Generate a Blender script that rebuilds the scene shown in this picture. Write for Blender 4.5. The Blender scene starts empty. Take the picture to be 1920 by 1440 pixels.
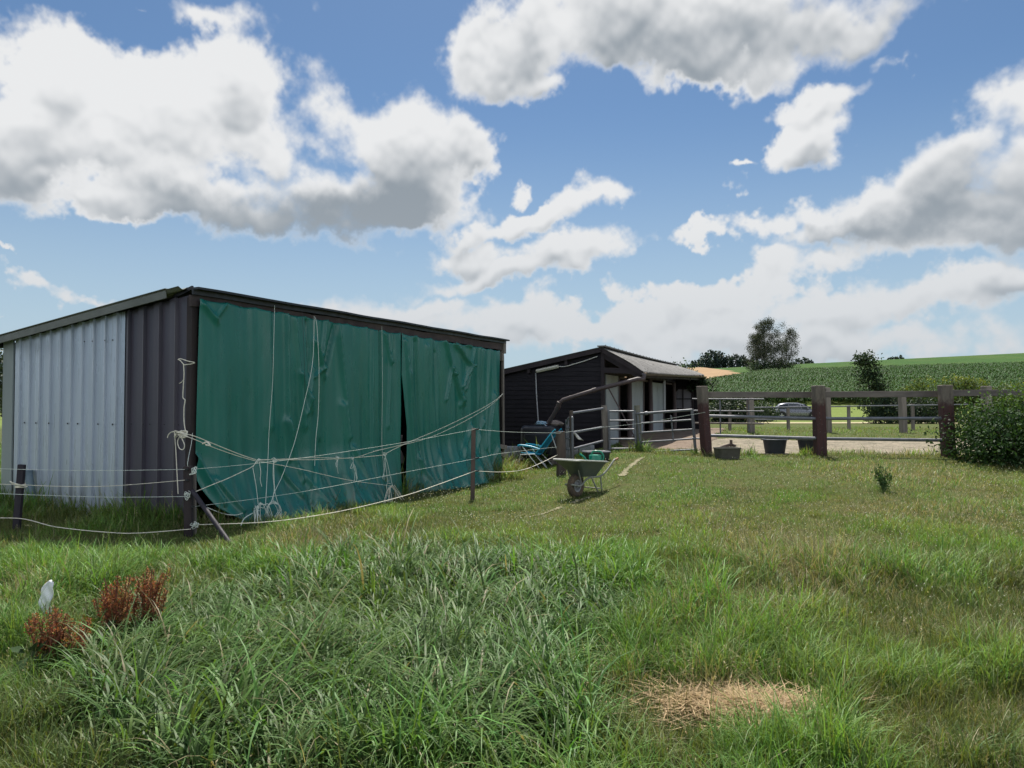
import bpy, bmesh, math, random, zlib
import numpy as np
from mathutils import Vector, Matrix
random.seed(7)
rng = np.random.default_rng(11)
scene = bpy.context.scene
col = scene.collection
PI = math.pi

# ------------------------------------------------------------------ camera
FPX, CX, CY, HOR = 1400.0, 960.0, 720.0, 757.0
EYE = 1.65
PITCH = math.atan((HOR - CY) / FPX)
cd = bpy.data.cameras.new('camera')
cd.sensor_width = 36.0
cd.lens = 36.0 * FPX / 1920.0
cd.clip_end = 3000
cd.clip_start = 0.05
cam = bpy.data.objects.new('camera', cd)
col.objects.link(cam)
cam.location = (0, 0, EYE)
cam.rotation_euler = (PI / 2 + PITCH, 0, 0)
scene.camera = cam
cp, sp = math.cos(PITCH), math.sin(PITCH)


def ray(px, py):
    a, b = (px - CX) / FPX, (CY - py) / FPX
    return Vector((a, cp - b * sp, sp + b * cp))


def P(px, py, d):
    """the point the pixel looks at when it lies d metres ahead"""
    r = ray(px, py)
    k = d / r.y
    return Vector((r.x * k, d, EYE + r.z * k))


def X(px, d):
    return (px - CX) / FPX * d / cp


# ------------------------------------------------------------------ terrain
def S(t):
    t = np.clip(t, 0.0, 1.0)
    return t * t * (3 - 2 * t)


def hash2(i, j, seed=0):
    n = np.sin(i * 127.1 + j * 311.7 + seed * 74.7) * 43758.5453
    return n - np.floor(n)


def vnoise(x, y, seed=0):
    xi, yi = np.floor(x), np.floor(y)
    fx, fy = x - xi, y - yi
    u, v = fx * fx * (3 - 2 * fx), fy * fy * (3 - 2 * fy)
    a, b = hash2(xi, yi, seed), hash2(xi + 1, yi, seed)
    c, d = hash2(xi, yi + 1, seed), hash2(xi + 1, yi + 1, seed)
    return a + (b - a) * u + (c - a) * v + (a - b - c + d) * u * v


def fbm(x, y, seed=0, octv=4):
    s, a, t = 0, 0.5, 0
    for o in range(octv):
        s = s + a * vnoise(x * 2 ** o, y * 2 ** o, seed + o)
        t += a
        a *= 0.5
    return s / t


def gh(x, y):
    """height of the ground"""
    x = np.asarray(x, float)
    y = np.asarray(y, float)
    rise = 0.5 * S((y - 8.5) / 8.5) * S((x - 0.5) / 2.2)
    rise = rise + 0.17 * S((y - 17.5) / 8) * S((x - 2.0) / 2.0) - 0.34 * S((y - 26) / 30) * S((x - 2) / 2)
    dip = -0.10 * np.exp(-(((x + 2.2) * 0.8957 - (y - 13.6) * 0.4446) / 1.0) ** 2) * S((y - 9.5) / 2) * (1 - S((y - 16) / 2.5))
    ridge = np.clip(10.0 + 0.05 * x, 6, 26)
    k = np.clip((y - 62) / 190.0, 0, 1)
    prof = np.where(k < 0.2, k * k * 2.35, 0.094 + (k - 0.2) * 1.13)
    prof = np.minimum(prof, 1.0)
    hill = ridge * prof * S((x + 30) / 60)
    hill = hill - np.clip(y - 258, 0, 400) * 0.03 * S((x + 30) / 60)
    bump = (fbm(x * 0.7, y * 0.7, 3) - 0.5) * 0.10 * (1 - S((y - 12) / 30)) + (fbm(x * 0.05, y * 0.05, 5) - 0.5) * 0.5 * S((y - 30) / 60) * (1 - S((x + 10) / 30) * 0.6)
    return rise + dip + hill + bump


def g(x, y):
    return float(gh(x, y))


def GP(px, d):
    x = X(px, d)
    return Vector((x, d, g(x, d)))


# ------------------------------------------------------------------ materials
def lin(c):
    return tuple(((v / 255.0) / 12.92 if v / 255.0 <= 0.04045 else ((v / 255.0 + 0.055) / 1.055) ** 2.4) for v in c)


class Nodes:
    def __init__(self, tree):
        self.t = tree
        self.n = tree.nodes
        self.l = tree.links

    def new(self, typ, **kw):
        nd = self.n.new(typ)
        for k, v in kw.items():
            setattr(nd, k, v)
        return nd

    def link(self, a, b):
        self.l.new(a, b)

    def put(self, sock, v):
        if hasattr(v, 'is_output') or hasattr(v, 'links'):
            self.l.new(v, sock)
        else:
            sock.default_value = v

    def math(self, op, a, b=None, c=None, clamp=False):
        nd = self.n.new('ShaderNodeMath')
        nd.operation = op
        nd.use_clamp = clamp
        self.put(nd.inputs[0], a)
        if b is not None:
            self.put(nd.inputs[1], b)
        if c is not None:
            self.put(nd.inputs[2], c)
        return nd.outputs[0]

    def sstep(self, v, lo, hi, o0=0.0, o1=1.0):
        nd = self.n.new('ShaderNodeMapRange')
        nd.interpolation_type = 'SMOOTHSTEP'
        self.put(nd.inputs[0], v)
        for i, q in enumerate((lo, hi, o0, o1)):
            self.put(nd.inputs[1 + i], q)
        return nd.outputs[0]

    def mix(self, f, a, b, blend='MIX'):
        nd = self.n.new('ShaderNodeMix')
        nd.data_type = 'RGBA'
        nd.blend_type = blend
        self.put(nd.inputs[0], f)
        self.put(nd.inputs[6], a)
        self.put(nd.inputs[7], b)
        return nd.outputs[2]

    def noise(self, vec, scale, detail=4, rough=0.55, dist=0.0, dim='3D'):
        nd = self.n.new('ShaderNodeTexNoise')
        nd.noise_dimensions = dim
        if vec is not None:
            self.l.new(vec, nd.inputs['Vector'])
        nd.inputs['Scale'].default_value = scale
        nd.inputs['Detail'].default_value = detail
        nd.inputs['Roughness'].default_value = rough
        nd.inputs['Distortion'].default_value = dist
        return nd.outputs[0]


def c4(c):
    return (c[0], c[1], c[2], 1.0)


def mat(name, c, rough=0.7, metal=0.0, vary=0.25, scale=4.0, stretch=(1, 1, 1), c2=None, bump=0.0, bscale=30.0, spec=0.4,
        spots=None, spot_scale=8.0, spot_at=0.62, trans=0.0, grime=None):
    """weathered surface: two noises mix the base colour with a darker or second one, a third bumps it"""
    m = bpy.data.materials.new(name)
    m.use_nodes = True
    N = Nodes(m.node_tree)
    bs = N.n['Principled BSDF']
    tc = N.new('ShaderNodeTexCoord')
    mp = N.new('ShaderNodeMapping')
    mp.inputs['Scale'].default_value = stretch
    N.link(tc.outputs['Object'], mp.inputs[0])
    v = mp.outputs[0]
    if c2 is None:
        c2 = tuple(q * (1 - vary) for q in c)
        c1 = tuple(min(1, q * (1 + vary * 0.5)) for q in c)
    else:
        c1 = c
    n1 = N.noise(v, scale, 6, 0.6)
    f = N.sstep(n1, 0.3, 0.7)
    cc = N.mix(f, c4(c1), c4(c2))
    if spots is not None:
        n2 = N.noise(v, spot_scale, 6, 0.7)
        cc = N.mix(N.sstep(n2, spot_at, spot_at + 0.08), cc, c4(spots))
    if grime is not None:                # splashed earth and algae at the foot
        sz = N.new('ShaderNodeSeparateXYZ')
        N.link(tc.outputs['Object'], sz.inputs[0])
        gf = N.math('MULTIPLY', N.sstep(sz.outputs[2], grime[3], 0.0), N.sstep(N.noise(v, 5.0, 6, 0.7), 0.38, 0.68))
        cc = N.mix(N.math('MULTIPLY', gf, 0.8), cc, c4(grime[:3]))
    N.link(cc, bs.inputs['Base Color'])
    bs.inputs['Roughness'].default_value = rough
    rr = N.sstep(N.noise(v, scale * 2.3, 4), 0.2, 0.8, max(0.02, rough - 0.12), min(1, rough + 0.12))
    N.link(rr, bs.inputs['Roughness'])
    bs.inputs['Metallic'].default_value = metal
    bs.inputs['Specular IOR Level'].default_value = spec
    if trans:
        bs.inputs['Transmission Weight'].default_value = trans
    if bump:
        b = N.new('ShaderNodeBump')
        b.inputs['Strength'].default_value = 0.6
        b.inputs['Distance'].default_value = bump
        N.link(N.noise(v, bscale, 5, 0.65), b.inputs['Height'])
        N.link(b.outputs[0], bs.inputs['Normal'])
    return m


def leaf_mat(name, trans=0.35, rough=0.5, spec=0.35):
    """plant matter: the colour of each blade or leaf comes from the mesh, with light passing through it"""
    m = bpy.data.materials.new(name)
    m.use_nodes = True
    N = Nodes(m.node_tree)
    bs = N.n['Principled BSDF']
    out = N.n['Material Output']
    at = N.new('ShaderNodeAttribute', attribute_name='col')
    N.link(at.outputs['Color'], bs.inputs['Base Color'])
    bs.inputs['Roughness'].default_value = rough
    bs.inputs['Specular IOR Level'].default_value = spec
    tr = N.new('ShaderNodeBsdfTranslucent')
    tcol = N.mix(1.0, at.outputs['Color'], (1.25, 1.2, 0.55, 1), 'MULTIPLY')
    N.link(tcol, tr.inputs['Color'])
    mx = N.new('ShaderNodeMixShader')
    mx.inputs[0].default_value = trans
    N.link(bs.outputs[0], mx.inputs[1])
    N.link(tr.outputs[0], mx.inputs[2])
    N.link(mx.outputs[0], out.inputs['Surface'])
    return m


# ------------------------------------------------------------------ mesh helpers
ROOTS = {}


def root_of(o):
    while o.parent is not None:
        o = o.parent
    return o


class MB:
    """collects faces in world coordinates; build() links them as one mesh object"""

    def __init__(self):
        self.v, self.f, self.mi = [], [], []

    def add(self, vs, fs, mi=0):
        o = len(self.v)
        self.v += [tuple(v) for v in vs]
        self.f += [tuple(i + o for i in f) for f in fs]
        self.mi += [mi] * len(fs)
        return self

    def box(self, c, ax, ay, az, mi=0):
        """c centre, ax ay az half vectors"""
        c, ax, ay, az = Vector(c), Vector(ax), Vector(ay), Vector(az)
        vs = [c + ax * i + ay * j + az * k for k in (-1, 1) for j in (-1, 1) for i in (-1, 1)]
        fs = [(0, 2, 3, 1), (4, 5, 7, 6), (0, 1, 5, 4), (2, 6, 7, 3), (0, 4, 6, 2), (1, 3, 7, 5)]
        return self.add(vs, fs, mi)

    def beam(self, p, q, w, h, up=(0, 0, 1), mi=0):
        p, q = Vector(p), Vector(q)
        d = (q - p)
        s = d.cross(Vector(up))
        if s.length < 1e-6:
            s = d.cross(Vector((1, 0, 0)))
        s.normalize()
        u = s.cross(d).normalized()
        return self.box((p + q) / 2, d / 2, s * w / 2, u * h / 2, mi)

    def tube(self, pts, r, n=8, cap=True, mi=0):
        pts = [Vector(p) for p in pts]
        rs = r if isinstance(r, (list, tuple)) else [r] * len(pts)
        rings = []
        prev = None
        for i, p in enumerate(pts):
            a = pts[max(0, i - 1)]
            b = pts[min(len(pts) - 1, i + 1)]
            t = (b - a).normalized()
            if prev is None:
                s = t.cross(Vector((0, 0, 1)))
                if s.length < 0.05:
                    s = t.cross(Vector((1, 0, 0)))
            else:
                s = prev - t * prev.dot(t)
            s.normalize()
            prev = s
            u = t.cross(s)
            rings.append([p + (s * math.cos(2 * PI * k / n) + u * math.sin(2 * PI * k / n)) * rs[i] for k in range(n)])
        vs = [v for rg in rings for v in rg]
        fs = []
        for i in range(len(pts) - 1):
            for k in range(n):
                k2 = (k + 1) % n
                fs.append((i * n + k, i * n + k2, (i + 1) * n + k2, (i + 1) * n + k))
        if cap:
            fs.append(tuple(range(n))[::-1])
            fs.append(tuple((len(pts) - 1) * n + k for k in range(n)))
        return self.add(vs, fs, mi)

    def lathe(self, c, prof, n=20, ax=(0, 0, 1), mi=0, cap=True):
        """prof: list of (r, h) along axis ax from c"""
        c, ax = Vector(c), Vector(ax).normalized()
        s = ax.cross(Vector((0, 0, 1)))
        if s.length < 0.05:
            s = ax.cross(Vector((1, 0, 0)))
        s.normalize()
        u = ax.cross(s)
        vs = []
        for r, h in prof:
            for k in range(n):
                a = 2 * PI * k / n
                vs.append(c + ax * h + (s * math.cos(a) + u * math.sin(a)) * r)
        fs = []
        for i in range(len(prof) - 1):
            for k in range(n):
                k2 = (k + 1) % n
                fs.append((i * n + k, i * n + k2, (i + 1) * n + k2, (i + 1) * n + k))
        if cap:
            fs.append(tuple(range(n))[::-1])
            fs.append(tuple((len(prof) - 1) * n + k for k in range(n)))
        return self.add(vs, fs, mi)

    def grid(self, nu, nv, fn, mi=0, flip=False):
        vs = [fn(i / (nu - 1), j / (nv - 1)) for j in range(nv) for i in range(nu)]
        fs = []
        for j in range(nv - 1):
            for i in range(nu - 1):
                q = (j * nu + i, j * nu + i + 1, (j + 1) * nu + i + 1, (j + 1) * nu + i)
                fs.append(q[::-1] if flip else q)
        return self.add(vs, fs, mi)

    def loft(self, secs, closed=True, cap=True, mi=0):
        n = len(secs[0])
        vs = [v for s in secs for v in s]
        fs = []
        for i in range(len(secs) - 1):
            for k in range(n if closed else n - 1):
                k2 = (k + 1) % n
                fs.append((i * n + k, i * n + k2, (i + 1) * n + k2, (i + 1) * n + k))
        if cap and closed:
            fs.append(tuple(range(n))[::-1])
            fs.append(tuple((len(secs) - 1) * n + k for k in range(n)))
        return self.add(vs, fs, mi)

    def build(self, name, m, parent=None, smooth=False, bevel=0.0, thick=0.0, sub=0, loc=None):
        o0 = Vector((0, 0, 0))
        if parent is not None:
            o0 = Vector(ROOTS[root_of(parent).name])
        elif loc is not None:
            o0 = Vector(loc)
        me = bpy.data.meshes.new(name)
        me.from_pydata([tuple(Vector(v) - o0) for v in self.v], [], self.f)
        for mm in (m if isinstance(m, (list, tuple)) else [m]):
            me.materials.append(mm)
        me.polygons.foreach_set('material_index', self.mi)
        bm = bmesh.new()
        bm.from_mesh(me)
        bmesh.ops.recalc_face_normals(bm, faces=bm.faces)
        bm.to_mesh(me)
        bm.free()
        if smooth:
            me.polygons.foreach_set('use_smooth', [True] * len(me.polygons))
        ob = bpy.data.objects.new(name, me)
        col.objects.link(ob)
        if parent is not None:
            ob.parent = parent
        else:
            ob.location = o0
            ROOTS[ob.name] = tuple(o0)
        if thick:
            md = ob.modifiers.new('thickness', 'SOLIDIFY')
            md.thickness = thick
            md.offset = 0
        if bevel:
            md = ob.modifiers.new('bevel', 'BEVEL')
            md.width = bevel
            md.segments = 2
            md.limit_method = 'ANGLE'
            md.angle_limit = math.radians(40)
        if sub:
            md = ob.modifiers.new('subsurf', 'SUBSURF')
            md.levels = sub
            md.render_levels = sub
        if smooth and not sub:
            try:
                me.set_sharp_from_angle(angle=math.radians(42))
            except Exception:
                pass
        return ob


def np_mesh(name, v, faces, m, cols=None, parent=None, loc=None, smooth=False):
    """big mesh from arrays; faces is a list of (M, k) index arrays; cols (N, 3) becomes the attribute 'col'"""
    o0 = np.zeros(3)
    if parent is not None:
        o0 = np.array(ROOTS[root_of(parent).name])
    elif loc is not None:
        o0 = np.array(loc)
    v = np.asarray(v, np.float32) - o0.astype(np.float32)
    me = bpy.data.meshes.new(name)
    me.vertices.add(len(v))
    me.vertices.foreach_set('co', v.ravel())
    li = np.concatenate([f.ravel() for f in faces]).astype(np.int32)
    tot = np.concatenate([np.full(len(f), f.shape[1], np.int32) for f in faces])
    st = np.concatenate([[0], np.cumsum(tot)[:-1]]).astype(np.int32)
    me.loops.add(len(li))
    me.loops.foreach_set('vertex_index', li)
    me.polygons.add(len(tot))
    me.polygons.foreach_set('loop_start', st)
    me.polygons.foreach_set('loop_total', tot)
    if smooth:
        me.polygons.foreach_set('use_smooth', np.ones(len(tot), bool))
    me.update(calc_edges=True)
    if cols is not None:
        a = me.attributes.new('col', 'FLOAT_COLOR', 'POINT')
        cc = np.ones((len(v), 4), np.float32)
        cc[:, :3] = cols
        a.data.foreach_set('color', cc.ravel())
    me.materials.append(m)
    ob = bpy.data.objects.new(name, me)
    col.objects.link(ob)
    if parent is not None:
        ob.parent = parent
    else:
        ob.location = o0
        ROOTS[ob.name] = tuple(o0)
    return ob


def tag(o, label=None, cat=None, group=None, kind=None):
    if label:
        o['label'] = label
    if cat:
        o['category'] = cat
    if group:
        o['group'] = group
    if kind:
        o['kind'] = kind
    return o


def thing(name, label, cat, loc, group=None):
    o = bpy.data.objects.new(name, None)
    o.empty_display_size = 0.2
    col.objects.link(o)
    o.location = loc
    ROOTS[o.name] = tuple(loc)
    return tag(o, label, cat, group)


def smooth_line(pts, k=6):
    """points of a soft curve through pts"""
    pts = [Vector(p) for p in pts]
    if len(pts) < 3:
        return pts
    out = []
    for i in range(len(pts) - 1):
        p0 = pts[max(0, i - 1)]
        p1, p2 = pts[i], pts[i + 1]
        p3 = pts[min(len(pts) - 1, i + 2)]
        for j in range(k):
            t = j / k
            out.append(0.5 * ((2 * p1) + (p2 - p0) * t + (2 * p0 - 5 * p1 + 4 * p2 - p3) * t * t + (3 * p1 - p0 - 3 * p2 + p3) * t ** 3))
    out.append(pts[-1])
    return out


# ------------------------------------------------------------------ light and sky
SUN_AZ = math.radians(2.0)      # to the right of straight ahead
SUN_EL = math.radians(60.0)
sun_dir = Vector((math.sin(SUN_AZ) * math.cos(SUN_EL), math.cos(SUN_AZ) * math.cos(SUN_EL), math.sin(SUN_EL)))
sl = bpy.data.lights.new('sun', 'SUN')
sl.energy = 5.0
sl.angle = math.radians(0.6)
sl.color = (1.0, 0.95, 0.86)
so = bpy.data.objects.new('sun', sl)
so.rotation_euler = (-sun_dir).to_track_quat('-Z', 'Y').to_euler()
so.location = (0, 0, 40)
col.objects.link(so)

w = bpy.data.worlds.new('World')
scene.world = w
w.use_nodes = True
W = Nodes(w.node_tree)
bg = W.n['Background']
sky = W.new('ShaderNodeTexSky', sky_type='NISHITA')
sky.sun_disc = False
sky.sun_elevation = SUN_EL
sky.sun_rotation = SUN_AZ
sky.altitude = 100
sky.air_density = 1.0
sky.dust_density = 0.5
sky.ozone_density = 2.5
tc = W.new('ShaderNodeTexCoord')
sep = W.new('ShaderNodeSeparateXYZ')
W.link(tc.outputs['Generated'], sep.inputs[0])
az = W.math('ARCTAN2', sep.outputs[0], sep.outputs[1])
el = W.math('ARCSINE', sep.outputs[2])

# the cumulus field over the whole sky vault, worked out once as a map of direction (azimuth, elevation)
SW, SH = 5120, 1280
PX = SW / (2 * PI)                  # map cells per radian
srng = np.random.default_rng(5)


def lerp_axis(a, n_out, axis, wrap):
    n_in = a.shape[axis] if wrap else a.shape[axis] - 1
    t = (np.arange(n_out) + 0.5) / n_out * n_in
    i = np.floor(t).astype(int)
    f = (t - i).astype(np.float32)
    f = f * f * f * (f * (f * 6 - 15) + 10)
    f = f[:, None] if axis == 0 else f[None, :]
    lo = np.take(a, i % a.shape[axis], axis)
    hi = np.take(a, (i + 1) % a.shape[axis], axis)
    hi -= lo
    hi *= f
    lo += hi
    return lo


def sky_noise(cells, octv, rough):
    """fractal noise over the vault; cells = lattice cells round the horizon"""
    out = np.zeros((SH, SW), np.float32)
    amp, tot = 1.0, 0.0
    for o in range(octv):
        nx = cells * 2 ** o
        ny = max(1, nx // 4)
        if nx > SW // 2:
            break
        R = srng.random((ny + 1, nx), dtype=np.float32) - 0.5
        out += amp * lerp_axis(lerp_axis(R, SH, 0, False), SW, 1, True)
        tot += amp
        amp *= rough
    return out / tot


BLOBS = [
    (120, 150, 190, 115, -12, 1.0), (300, 215, 230, 115, -8, 1.0), (470, 190, 135, 110, 10, 1.0), (30, 260, 130, 120, 0, .95),
    (200, 270, 200, 70, 0, .8), (55, 315, 65, 38, 10, .8),
    (520, 375, 420, 92, -2, 1.2), (250, 385, 170, 52, 4, 1.05), (165, 368, 60, 24, 0, .8), (480, 275, 130, 75, 0, 1.0), (720, 290, 190, 110, -12, 1.15), (350, 350, 200, 60, 15, .9), (905, 300, 55, 55, -30, .6),
    (400, 30, 120, 48, -5, .62), (300, 40, 40, 22, 0, .4),
    (960, 85, 135, 95, 20, 1.1), (1130, 50, 200, 110, 0, 1.15), (1340, 60, 230, 105, 5, 1.15), (1600, 40, 250, 90, 15, 1.0),
    (1690, 120, 70, 30, 10, .5), (1000, 160, 70, 35, 0, .6),
    (1000, 410, 190, 30, 14, .75), (1130, 370, 90, 42, 15, .75), (870, 440, 80, 32, 10, .7), (985, 355, 40, 28, 30, .5),
    (1080, 485, 160, 55, 8, .95), (860, 480, 130, 42, -5, .9), (930, 525, 200, 35, 5, .8),
    (1530, 212, 110, 36, 6, .85), (1490, 285, 105, 48, 15, .9), (1380, 300, 45, 16, 0, .35),
    (1330, 430, 75, 25, 10, .6),
    (1880, 200, 150, 110, 35, 1.1), (1800, 315, 190, 105, 34, 1.15), (1650, 405, 165, 58, 22, 1.0), (1500, 430, 85, 36, 0, .95), (1560, 438, 120, 50, 10, 1.05), (1650, 390, 110, 60, 32, 1.05), (1720, 350, 120, 66, 36, 1.1), (1760, 400, 190, 95, 15, 1.1), (1830, 250, 120, 80, 42, 1.1), (1850, 400, 220, 90, 0, 1.1), (2000, 300, 200, 250, 0, 1.1),
    (1560, 500, 160, 50, 20, .85), (1380, 555, 200, 45, 18, .8), (1840, 530, 220, 50, 8, .9), (1650, 580, 330, 60, 6, .8),
    (1100, 610, 430, 50, 2, .62), (1500, 650, 500, 55, 0, .6), (760, 585, 150, 32, 0, .7), (700, 610, 260, 40, 0, .55),
    (170, 550, 110, 26, 0, .65), (250, 560, 80, 18, 0, .5), (35, 582, 45, 9, 0, .45), (55, 488, 25, 8, 0, .35),
    (1880, 20, 45, 18, 10, .4),
]

# broad light and dark in them: thick bases grey, the big bank to the left mostly white
TONES = [
    (560, 405, 370, 62, -2, .80), (230, 190, 320, 150, 0, -.30), (730, 240, 170, 70, -10, -.22), (250, 350, 140, 60, 10, -.2),
    (1180, 20, 120, 90, 0, .30), (1450, 70, 330, 60, 5, .26), (920, 80, 90, 90, 0, -.25), (1290, 110, 60, 50, 0, -.2), (1130, 110, 80, 60, 0, .2),
    (1850, 340, 200, 100, 20, .30), (1720, 420, 220, 40, 10, .38), (1640, 300, 190, 50, 38, -.35), (1900, 160, 100, 60, 30, -.25),
    (1520, 420, 90, 30, 10, -.3), (1080, 465, 150, 40, 8, -.3), (860, 475, 80, 30, 0, .15), (1490, 280, 110, 60, 15, -.2),
    (1840, 560, 250, 40, 5, .25), (1500, 540, 200, 30, 18, -.2), (400, 40, 150, 60, 0, -.5), (1000, 400, 220, 50, 12, -.3),
]


def stamp(field, items, shape, combine):
    for (bx, by, rx, ry, tilt, wt) in items:
        r = ray(bx, by).normalized()
        a0, e0 = math.atan2(r.x, r.y), math.asin(r.z)
        kx = math.cos(a0)
        ra, rb = rx / FPX * kx, ry / FPX * kx
        R_ = 2.1 * max(ra, rb)
        ia0, ia1 = int((a0 - R_ + PI) * PX), int((a0 + R_ + PI) * PX)
        ie0, ie1 = max(0, int((e0 - R_) * PX)), min(SH, int((e0 + R_) * PX))
        da = (np.arange(ia0, ia1) + 0.5) / PX - PI - a0
        de = ((np.arange(ie0, ie1) + 0.5) / PX - e0)[:, None]
        ct, st_ = math.cos(math.radians(tilt)), math.sin(math.radians(tilt))
        u_ = (da * ct + de * st_) / ra
        v_ = (-da * st_ + de * ct) / rb
        sub_ = field[ie0:ie1, ia0:ia1]
        combine(sub_, shape(u_, v_, wt))


def dome(u_, v_, wt):
    v_ = np.where(v_ < 0, v_ * 1.12, v_)          # full domes above, flatter bases below
    return wt - max(wt, .6) * np.sqrt(u_ * u_ + v_ * v_)


def join(sub_, q):
    h_ = np.maximum(0.15 - np.abs(sub_ - q), 0) / 0.15
    sub_[:] = np.maximum(sub_, q) + h_ * h_ * 0.15 * 0.25


def add_tone(sub_, q):
    sub_ += q


base = np.full((SH, SW), -1.2, np.float32)
stamp(base, BLOBS, dome, join)
tone = np.zeros((SH, SW), np.float32)
stamp(tone, TONES, lambda u_, v_, wt: wt * np.exp(-1.3 * (u_ * u_ + v_ * v_)), add_tone)
AZ = (np.arange(SW) + 0.5) / PX - PI
ELV = ((np.arange(SH) + 0.5) / PX)[:, None]
away = np.maximum(S((np.abs(AZ)[None, :] - 0.68) / 0.2), S((ELV - 0.58) / 0.16)).astype(np.float32)
scatter = sky_noise(10, 3, 0.5) * 5.0 + 0.15
base = np.maximum(base, scatter * away - 1.2 * (1 - away))
base = np.minimum(base, 0.75)
# ragged outlines: look the smooth field up at displaced places
wx = (sky_noise(72, 6, 0.6) * 0.105 * PX).astype(np.int32)
wy = (sky_noise(72, 6, 0.6) * 0.085 * PX).astype(np.int32)
II = np.clip(np.arange(SH)[:, None] + wy, 0, SH - 1)
JJ = (np.arange(SW)[None, :] + wx) % SW
base = base[II, JJ]
tone = tone[II, JJ]
fine = sky_noise(64, 7, 0.60)
billow = 1 - np.abs(sky_noise(56, 6, 0.55)) * 5.0         # rounded heads with creases between
dens = base + fine * 1.25 + (billow - 0.55) * 0.16 - 0.02
sm = lambda x, a, b: S((x - a) / (b - a)).astype(np.float32)
soft = np.clip(0.40 + 1.1 * sky_noise(24, 3, 0.5), 0.14, 0.7)   # some edges crisp, some wispy
mask = sm(dens, -0.05, soft)
T = np.clip(dens, 0, 1.1)


def over(n):
    """mean thickness of the cloud in the n cells above (the side the light comes from)"""
    c = np.cumsum(np.vstack([T, np.repeat(T[-1:], n, 0)]), 0, dtype=np.float32)
    return (c[n:] - c[:-n])[:SH] / n


def blur(a, n):
    for ax in (0, 1):
        c = np.cumsum(np.pad(a, [(n, n), (0, 0)] if ax == 0 else [(0, 0), (n, n)], mode='edge' if ax == 0 else 'wrap'), ax, dtype=np.float32)
        a = (c[2 * n:] - c[:-2 * n]) / (2 * n) if ax == 0 else (c[:, 2 * n:] - c[:, :-2 * n]) / (2 * n)
    return a


o1, o2 = over(16), blur(over(56), 8)
d4 = blur(dens, 3)
relief = np.roll(d4, -7, 0) - d4                          # faces turned from the light
mott = sky_noise(48, 5, 0.6)
sh = 0.50 * o2 + 0.30 * o1 + 0.95 * relief + tone + mott * 0.9 - 0.06
sh = sh * sm(T, 0.0, 0.35)
shade_map = np.clip(sh, 0, 1.0)
shade_map = shade_map * shade_map * (3 - 2 * shade_map) * 0.6 + shade_map * 0.4
img = bpy.data.images.new('cloud_field', SW, SH, float_buffer=True, is_data=True)
buf = np.zeros((SH, SW, 4), np.float32)
buf[..., 0] = mask
buf[..., 1] = shade_map
buf[..., 3] = 1
img.pixels.foreach_set(buf.ravel())
img.update()
del buf, dens, fine, billow, o1, o2, d4, relief, mott, tone, sh, T, II, JJ, wx, wy, scatter
uvn = W.new('ShaderNodeCombineXYZ')
W.link(W.math('MULTIPLY_ADD', az, 1 / (2 * PI), 0.5), uvn.inputs[0])
W.link(W.math('MULTIPLY', el, 2 / PI), uvn.inputs[1])
ti = W.new('ShaderNodeTexImage')
ti.image = img
ti.interpolation = 'Linear'
ti.extension = 'EXTEND'
W.link(uvn.outputs[0], ti.inputs[0])
sc_ = W.new('ShaderNodeSeparateColor')
W.link(ti.outputs['Color'], sc_.inputs[0])
mask, shade = sc_.outputs[0], sc_.outputs[1]
CB = 6.1
white = (0.83 * CB, 0.84 * CB, 0.85 * CB, 1)
grey = (0.30 * CB, 0.345 * CB, 0.39 * CB, 1)
cloud_c = W.mix(shade, white, grey)
# low clouds fade into the pale air over the horizon
low = W.sstep(el, 0.02, 0.30, 1.0, 0.0)
# unseen banks behind the viewer are brightened to add fill on the shaded faces
fill_gain = W.sstep(W.math('ABSOLUTE', az), 0.75, 1.9, 1.0, 2.7)
lo3 = W.new('ShaderNodeCombineColor')
for k_ in range(3):
    W.link(fill_gain, lo3.inputs[k_])
cloud_c = W.mix(1.0, cloud_c, lo3.outputs[0], 'MULTIPLY')
cloud_c = W.mix(W.math('MULTIPLY', low, 0.55), cloud_c, (0.50 * CB, 0.55 * CB, 0.60 * CB, 1))
blue = W.mix(1.0, sky.outputs[0], (0.41, 0.495, 0.545, 1), 'MULTIPLY')
veil = W.sstep(el, -0.04, 0.40, 0.92, 0.0)               # thin high haze towards the horizon
blue = W.mix(veil, blue, (0.50 * CB, 0.63 * CB, 0.73 * CB, 1))
skyc = W.mix(mask, blue, cloud_c)
W.link(skyc, bg.inputs['Color'])
bg.inputs['Strength'].default_value = 0.10

vs = scene.view_settings
vs.view_transform = 'Standard'
vs.look = 'None'
vs.exposure = 0.7
vs.gamma = 1.0
vs.use_curve_mapping = False
scene.cycles.max_bounces = 6
scene.cycles.transparent_max_bounces = 4
scene.cycles.use_denoising = True
# ================================================================== GROUND
def axis(*parts):
    return np.unique(np.round(np.concatenate([np.arange(a, b, s) for a, b, s in parts]), 4))


gx = axis((-900, -120, 60), (-120, -30, 10), (-30, -12, 2), (-12, 14, 0.2), (14, 40, 1.5), (40, 130, 6), (130, 1000, 45))
gy = axis((-60, 0, 6), (0, 1.6, 0.8), (1.6, 28, 0.2), (28, 70, 1.5), (70, 280, 6), (280, 1600, 70))


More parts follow.
